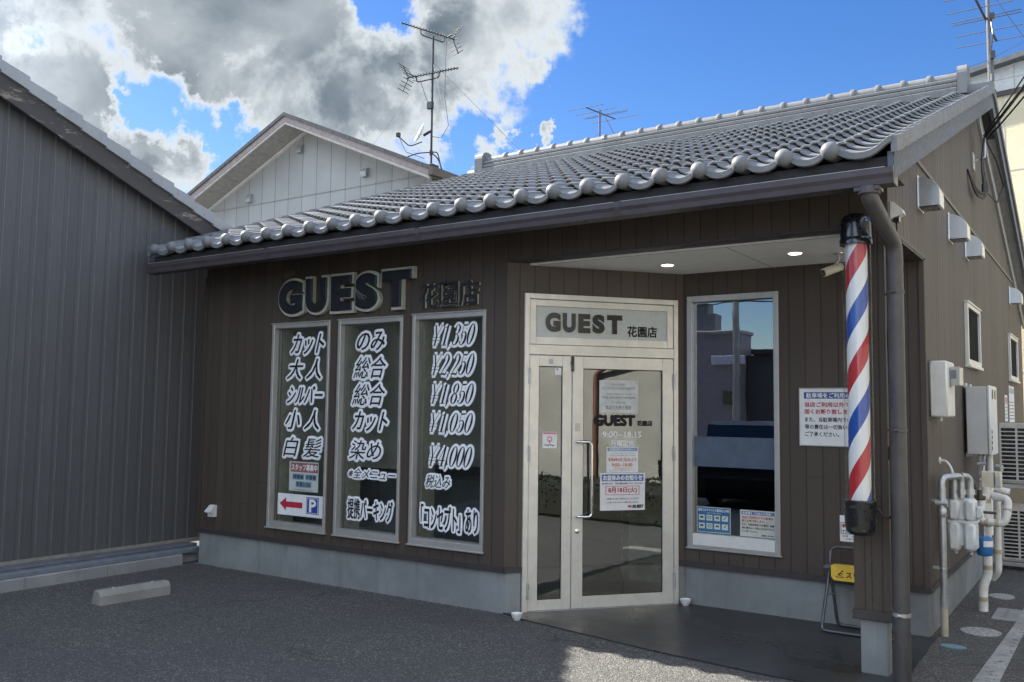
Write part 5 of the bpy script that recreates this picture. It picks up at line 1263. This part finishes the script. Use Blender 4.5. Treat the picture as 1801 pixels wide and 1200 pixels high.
q = MB(); q.bbox(7.077,7.235,2.58,2.64,1.035,1.172,.008); q.build('cover', M_cream, cbx); q = MB(); q.bbox(7.19,7.225,2.572,2.581,1.05,1.14,.002); q.build('torn_panel', M_greybox, cbx); q = MB(); q.box(7.178,7.184,2.576,2.5805,1.04,1.168); q.build('strap', M_black, cbx)
bt_ = thing('blue_tank', 'small blue cylindrical tank hanging behind the gas meter', 'tank', (7.147,2.1,.52))
q = MB(); q.lathe([(.03,.522),(.052,.528),(.060,.545),(.061,.60),(.061,.655),(.052,.672),(.028,.680)], (7.147,2.1,0), 28); q.build('tank_body', M_blue, bt_, 40)
q = MB(); q.lathe([(.014,.68),(.014,.70),(.010,.705),(.010,.76)], (7.147,2.1,0), 12); q.build('connector', M_steel, bt_)
q = MB(); q.lathe([(.0612,.60),(.0616,.602),(.0616,.645),(.0612,.647)], (7.147,2.1,0), 28); q.f = [f for f in q.f if len(f) == 4 and sum(q.v[i].x for i in f)/4 > 7.147 and sum(q.v[i].y for i in f)/4 < 2.1]; q.build('label', M_paper, bt_)

def ac_unit(label, z0, h):
    r = thing('outdoor_unit', label, 'air conditioner', (7.35, 5.15, z0), 'stacked outdoor air conditioner units')
    q = MB(); q.bbox(6.985, 7.78, 5.02, 5.32, z0, z0+h, .01); co_ = q.build('casing', paint('ac_white', (.58,.57,.53), .5, dirt=.2), r, 40)
    q = MB(); q.box(7.005, 7.145, 5.012, 5.0195, z0+.04, z0+h-.05); q.box(7.165, 7.40, 5.012, 5.0195, z0+.04, z0+h-.05); q.build('grille_opening', M_black, r)
    q = MB(); n = 13
    for i in range(n+1):
        z = z0+.04+(h-.09)*i/n; q.box(6.995, 7.41, 5.002, 5.0118, z-.006, z+.006)
    for x in (6.99, 7.145, 7.40): q.box(x, x+.02, 5.004, 5.0116, z0+.03, z0+h-.04)
    q.build('grille', MATS['ac_white'], r); return r
ac_unit('upper of two stacked air conditioner units behind the water heater', .915, .655)
ac_unit('lower of two stacked air conditioner units, close to the ground', .085, .60)
rk = thing('unit_rack', 'steel rack carrying the two stacked air conditioner units', 'rack', (7.35,5.15,0))
q = MB()
for x in (6.95, 7.80):
    for y in (5.03, 5.30): q.bbox(x-.014, x+.014, y-.014, y+.014, 0, .915, .002)
q.build('post', M_steel, rk)
q = MB()
for z in (.045, .875):
    for y in (4.99, 5.33): q.bbox(6.93, 7.82, y-.015, y+.015, z, z+.038, .002)
q.build('rail', M_steel, rk)
# covers in the ground
def cover(name, label, x, y, rx, ry, mt, pat=True):
    r = thing(name, label, 'manhole cover', (x, y, 0), 'ground covers beside the gable wall'); n = 40
    q = MB(); q.prism([(x+rx*math.cos(2*PI*k/n), y+ry*math.sin(2*PI*k/n)) for k in range(n)], -.01, .006, 'z'); q.build('lid', mt, r)
    if pat:
        q = MB()
        for i in range(8): 
            a = i*PI/4; q.lathe([(.012,.0061),(.010,.0085)], (x+rx*.62*math.cos(a), y+ry*.62*math.sin(a), 0), 8)
        q.lathe([(rx*.30,.0061),(rx*.28,.0085)], (x,y,0), 20); q.build('raised_pattern', mt, r)
M_lid = paint('lid_white', (.33,.33,.325), .7, var=.45, scale=60, dirt=.4, bmp=.6, bscale=90)
cover('manhole_cover', 'large round white manhole cover beside the painted line', 7.150, 1.70, .140, .150, M_lid)
cover('manhole_cover', 'small light blue round cover near the foot of the taped gas pipe', 7.045, 1.09, .085, .060, paint('lid_blue', (.14,.25,.29), .6, var=.2), False)
cover('manhole_cover', 'farthest round white cover, near the foot of the white pipes', 7.14, 3.32, .105, .14, M_lid, False)
dg_ = thing('drain_grate', 'square concrete drain cover beside the painted line', 'drain cover', (7.27,2.5,0), None)
q = MB(); q.bbox(7.16,7.345,2.25,2.75,-.02,.008,.004); q.build('cover_slab', M_block, dg_); q = MB(); q.box(7.235,7.26,2.34,2.66,.0082,.010); q.build('slot', M_inkgrey, dg_)

# ------------------------------------------------------------------ inside the shop
M_cab = paint('cabinet_grey', (.30,.32,.33), .5)
r = thing('waiting_bench', 'dark padded waiting bench behind the price windows', 'bench', (2.4,.75,.02)); q = MB(); q.bbox(.9,3.55,.50,1.0,.34,.46,.03); q.build('seat', paint('dark_leather', (.10,.125,.14), .5), r); q = MB(); q.bbox(.6,3.75,.62,.72,.40,1.02,.03); q.build('backrest', MATS['dark_leather'], r); q = MB(); q.box(1.0,3.45,.56,.96,.02,.34); q.build('plinth', M_black, r)
r = thing('reception_counter', 'dark wooden reception counter inside the shop', 'counter', (4.6,2.9,.02)); q = MB(); q.bbox(3.6,6.0,2.7,3.2,.02,1.0,.02); q.build('counter_body', M_inwood, r); q = MB(); q.bbox(3.55,6.05,2.62,3.25,1.0,1.04,.01); q.build('counter_top', M_inwall, r)
r = thing('storage_bin', 'grey storage bin standing inside behind the door glass', 'bin', (4.35,2.1,.02)); q = MB(); q.prism([(4.10,1.85),(4.55,1.85),(4.55,2.25),(4.10,2.25)], .03, .62, 'z'); q.build('bin_body', M_cab, r); q = MB(); q.bbox(4.08,4.57,1.83,2.27,.62,.66,.01); q.build('lid', M_cab, r)
r = thing('small_table', 'small wooden side table inside behind the door glass', 'table', (4.75,1.95,.02)); q = MB(); q.bbox(4.66,5.05,1.75,2.15,.60,.63,.005); q.build('table_top', paint('pale_wood', (.40,.30,.20), .5), r)
for (x, y) in ((4.69,1.78),(5.02,1.78),(4.69,2.12),(5.02,2.12)): q = MB(); q.tube([(x,y,.02),(x+.02*(1 if x<4.8 else -1),y,.60)], .012, 8); q.build('leg', M_black, r)
r = thing('green_cloth_stack', 'dark green draped cloth behind the porch window', 'cloth', (5.4,2.0,.02)); q = MB(); vs = []; fs = []
for i in range(25):
    for j in range(9):
        x = 5.15+.75*i/24; z = .03+1.0*j/8; vs.append((x, 1.95+.05*math.sin(i*1.3+j*.25)+.08*(1-j/8)*math.sin(i*.6), z+.04*math.sin(i*.5)*(j/8)))
for i in range(24):
    for j in range(8): fs.append((i*9+j,(i+1)*9+j,(i+1)*9+j+1,i*9+j+1))
q.add(vs, fs); q.add([(v[0],v[1]+.04,v[2]) for v in vs], fs); q.build('cloth', paint('dark_green', (.02,.055,.035), .7), r, 60)
r = thing('window_shelf', 'pale shelf edge inside the porch window', 'shelf', (5.4,1.7,1.05)); q = MB(); q.bbox(5.02,6.6,1.40,1.9,1.075,1.108,.004); q.build('board', paint('shelf_cream', (.80,.77,.66), .5), r); q = MB(); q.box(5.05,6.5,1.88,1.9,1.10,1.24); q.build('back_rail', M_inwood, r)
r = thing('guide_sign', 'white upright guide sign standing inside the narrow door glass', 'sign', (4.42,1.05,.02)); Fg = frame((4.30,1.05), R(20)); plate(r, Fg, 'board', 0, .24, .95, 1.42, 0, .02, M_paperd)
q = MB(Fg)
for i, ch in enumerate('ご案内します'): q.add(*text(ch, .075, .125, 1.36-.062*i, 1.405-.062*i, .0205, bold=.001))
q.build('lettering', M_ink, r); q = MB(Fg); q.box(.11,.13,.02,.95,.002,.018); q.build('stand', M_black, r)

# ------------------------------------------------------------------ what the glass mirrors: the neighbours across the lot
mt, t, p, o = mat_new('grey_stucco'); n_ = t.noise(t.pos, 30, 6.0, .7); n2_ = t.noise(t.pos, 1.3, 5.0); c = t.mix(t.smooth(n2_, .35, .7), (.30,.29,.265,1), (.38,.365,.335,1)); t.link(c, p.inputs['Base Color']); p.inputs['Roughness'].default_value = .9; bump(t, p, n_, .8, .02); M_gst = mt
nb = thing('stucco_house', 'grey stucco neighbour house with a brown downpipe, mirrored in the door glass', 'house', (11.6,-2,0))
q = MB(); q.box(10.8, 14, -9.5, 3.5, 0, 4.6); q.build('wall', M_gst, nb)
q = MB(); q.prism([(10.3,4.55),(10.3,4.63),(14.4,6.0),(14.4,5.9)], -9.8, 3.8, 'y'); q.build('roof', M_tile2, nb)
q = MB(); q.bbox(10.50,10.80,-4.2,3.5,2.62,2.70,.005); q.build('canopy', M_gutter, nb)
q = MB(); q.path([(10.52,-3.6,2.62),(10.56,-3.8,2.54),(10.74,-4.46,2.27),(10.74,-4.46,0)], .045, .10, 12); q.build('downpipe', paint('downpipe_rust', (.17,.085,.055), .5), nb, 60)
pb_ = thing('street_building', 'plain mauve-grey building across the street, mirrored in the porch window', 'building', (-8,-22,0))
q = MB(); q.box(-16,-2.15,-21,-20,0,4.25); q.build('wall', paint('mauve_grey', (.22,.20,.23), .8), pb_)
q = MB(); q.bbox(-16.2,-2.1,-21.1,-19.9,4.25,4.36,.02); q.build('parapet', paint('parapet_mauve', (.25,.24,.28), .7), pb_)
q = MB(); q.box(-4.3,-3.15,-20.9,-20.3,4.36,4.95); q.box(-4.0,-3.45,-20.9,-20.4,4.95,5.35); q.build('roof_house', paint('roof_house_grey', (.14,.15,.17), .7), pb_)
q = MB(); q.bbox(-2.75,-2.35,-19.98,-19.9,1.9,2.35,.01); q.build('window', M_black, pb_)
q = MB(); q.bbox(-3.1,-1.95,-19.9,-19.82,3.22,3.52,.01); q.build('signboard', paint('sign_lilac', (.45,.45,.58), .5), pb_)
db_ = thing('dark_building', 'dark low building across the street, mirrored at the right of the porch window', 'building', (2,-22,0))
q = MB(); q.box(-2.12,9,-21.6,-20.5,0,3.55); q.build('wall', paint('dark_cladding', (.055,.055,.065), .7), db_)
q = MB(); q.bbox(-1.9,9.2,-21.8,-20.2,3.55,3.72,.02); q.build('roof', M_fascia, db_)
q = MB(); q.bbox(-.9,1.2,-20.48,-20.40,.8,2.6,.01); q.build('window', M_black, db_)
up_ = thing('utility_pole', 'concrete utility pole across the street, mirrored in the porch window', 'pole', (-2.0,-19.2,0))
q = MB(); q.tube([(-2.0,-19.2,0),(-2.0,-19.2,10)], [.115,.085], 16); q.build('pole', M_block, up_, 60)
q = MB(); q.bbox(-2.75,-1.25,-19.25,-19.1,8.2,8.32,.01); q.bbox(-2.6,-1.4,-19.25,-19.1,7.4,7.5,.01); q.build('crossarm', M_steel, up_)
q = MB()
for z, s_ in ((8.4,.5),(8.3,.45),(7.5,.4),(5.6,.3),(5.2,.35)): q.tube(sag((-22,-19.3,z+.2),(-2,-19.2,z),s_), .02, 5); q.tube(sag((-2,-19.2,z),(20,-19.4,z+.3),s_), .02, 5)
q.build('wire', M_rubber, up_)
# parked car whose roof shows in the porch window
cr = thing('parked_car', 'dark hatchback parked across the lot, mirrored low in the porch window', 'car', (2.8,-8.2,0))
M_car = paint('car_black', (.008,.008,.009), .45, 0, var=.02, coat=.08, spec=.3); M_cwin = paint('car_window', (.01,.012,.014), .08, coat=.6)
q = MB(); pf = [(-7.6,.16),(-7.50,.30),(-7.50,.62),(-7.55,.95),(-7.7,1.02),(-10.2,1.0),(-11.2,.86),(-11.4,.62),(-11.4,.18)]; q.prism(pf, 2.0, 3.7, 'x'); q.v = [v+Vector((-.1,1.3,0)) for v in q.v]; q.build('body', M_car, cr)
q = MB(); q.prism([(-7.62,1.021),(-7.85,1.42),(-8.2,1.49),(-9.4,1.47),(-10.15,1.0205)], 2.14, 3.56, 'x'); q.v = [v+Vector((-.1,1.3,0)) for v in q.v]; q.build('cabin', M_cwin, cr)
q = MB(); q.prism([(-7.84,1.425),(-8.2,1.495),(-9.4,1.476),(-9.5,1.445),(-8.2,1.465)], 2.13, 3.57, 'x'); q.v = [v+Vector((-.1,1.3,0)) for v in q.v]; q.build('roof', M_car, cr)
for x in (2.0, 3.5):
    q = MB(); q.bbox(x, x+.2, -7.53, -7.50, .70, .95, .01); q.v = [v+Vector((-.1,1.3,0)) for v in q.v]; q.build('tail_light', paint('tail_red', (.45,.02,.02), .2, coat=.8), cr)
for x in (2.0, 3.52):
    for y in (-8.3, -10.6):
        q = MB(); q.lathe([(.30,x),(.31,x+.02),(.31,x+.16),(.30,x+.18)], (0,y,.31), 24, 'x'); q.v = [v+Vector((-.1,1.3,0)) for v in q.v]; wo_ = q.build('wheel', M_rubber, cr, 40); q = MB(); q.lathe([(.19,x-.005),(.19,x+.185)], (0,y,.31), 20, 'x'); q.v = [v+Vector((-.1,1.3,0)) for v in q.v]; q.build('rim', M_cwin, wo_, 40)

# low dark planting, added to darken the reflection in the door glass
hg_ = thing('added_hedge', 'low dark planting added by the stucco house to darken what the door glass mirrors', 'added_hedge', (9.9,-3.5,0))
q = MB()
for i in range(5200):
    x = 8.95+1.6*rnd.random(); y = -9+9.6*rnd.random(); top = .54+.03*math.sin(x*3+y*1.7)+.03*math.sin(y*4.1); z = .04+(top-.04)*(1-rnd.random()**2.2)
    a = Vector((rnd.gauss(0,1), rnd.gauss(0,1), rnd.gauss(0,1))).normalized()*.032; b_ = a.orthogonal().normalized()*.018; c = Vector((x,y,z))
    q.add([c-a, c-b_, c+a, c+b_], [(0,1,2,3)])
q.build('foliage', paint('added_hedge_leaf', (.010,.018,.009), .6, var=.4, scale=20), hg_)
q = MB(); q.bbox(9.05,10.45,-8.9,.5,.0,.50,.05); q.build('inner_twigs', paint('added_hedge_core', (.018,.020,.012), .9), hg_)
# loose grit along the walls and scattered on the lot
q = MB()
def stone(x, y, r):
    vs = [Vector((rnd.gauss(0,1), rnd.gauss(0,1), rnd.gauss(0,.7))).normalized()*r*rnd.uniform(.7,1.2)+Vector((x,y,r*.45)) for _ in range(6)]
    vs = [Vector((x-r,y,.2*r)),Vector((x+r,y+.3*r,.3*r)),Vector((x,y-r,.25*r)),Vector((x+.2*r,y+r,.3*r)),Vector((x+rnd.uniform(-.3,.3)*r,y,1.1*r)),Vector((x,y,-.2*r))]
    q.add([tuple(v) for v in vs], [(0,2,4),(2,1,4),(1,3,4),(3,0,4),(2,0,5),(1,2,5),(3,1,5),(0,3,5)])
for i in range(420):
    x = rnd.uniform(.0,3.85); stone(x, .006-abs(rnd.gauss(0,.028)), rnd.uniform(.002,.0065))
for i in range(260): stone(-.045+abs(rnd.gauss(0,.03)), rnd.uniform(-3,-.1), rnd.uniform(.002,.007))
for i in range(260): stone(6.89+abs(rnd.gauss(0,.05)), rnd.uniform(.4,4.5), rnd.uniform(.002,.007))
for i in range(500): stone(rnd.uniform(.1,6.6), -.45-abs(rnd.gauss(0,1.1)), rnd.uniform(.0015,.0045))
tag(q.build('loose_grit', paint('grit_stone', (.20,.195,.185), .85, var=.4, scale=60)), 'loose grit scattered over the asphalt and along the wall feet', 'grit', kind='stuff')
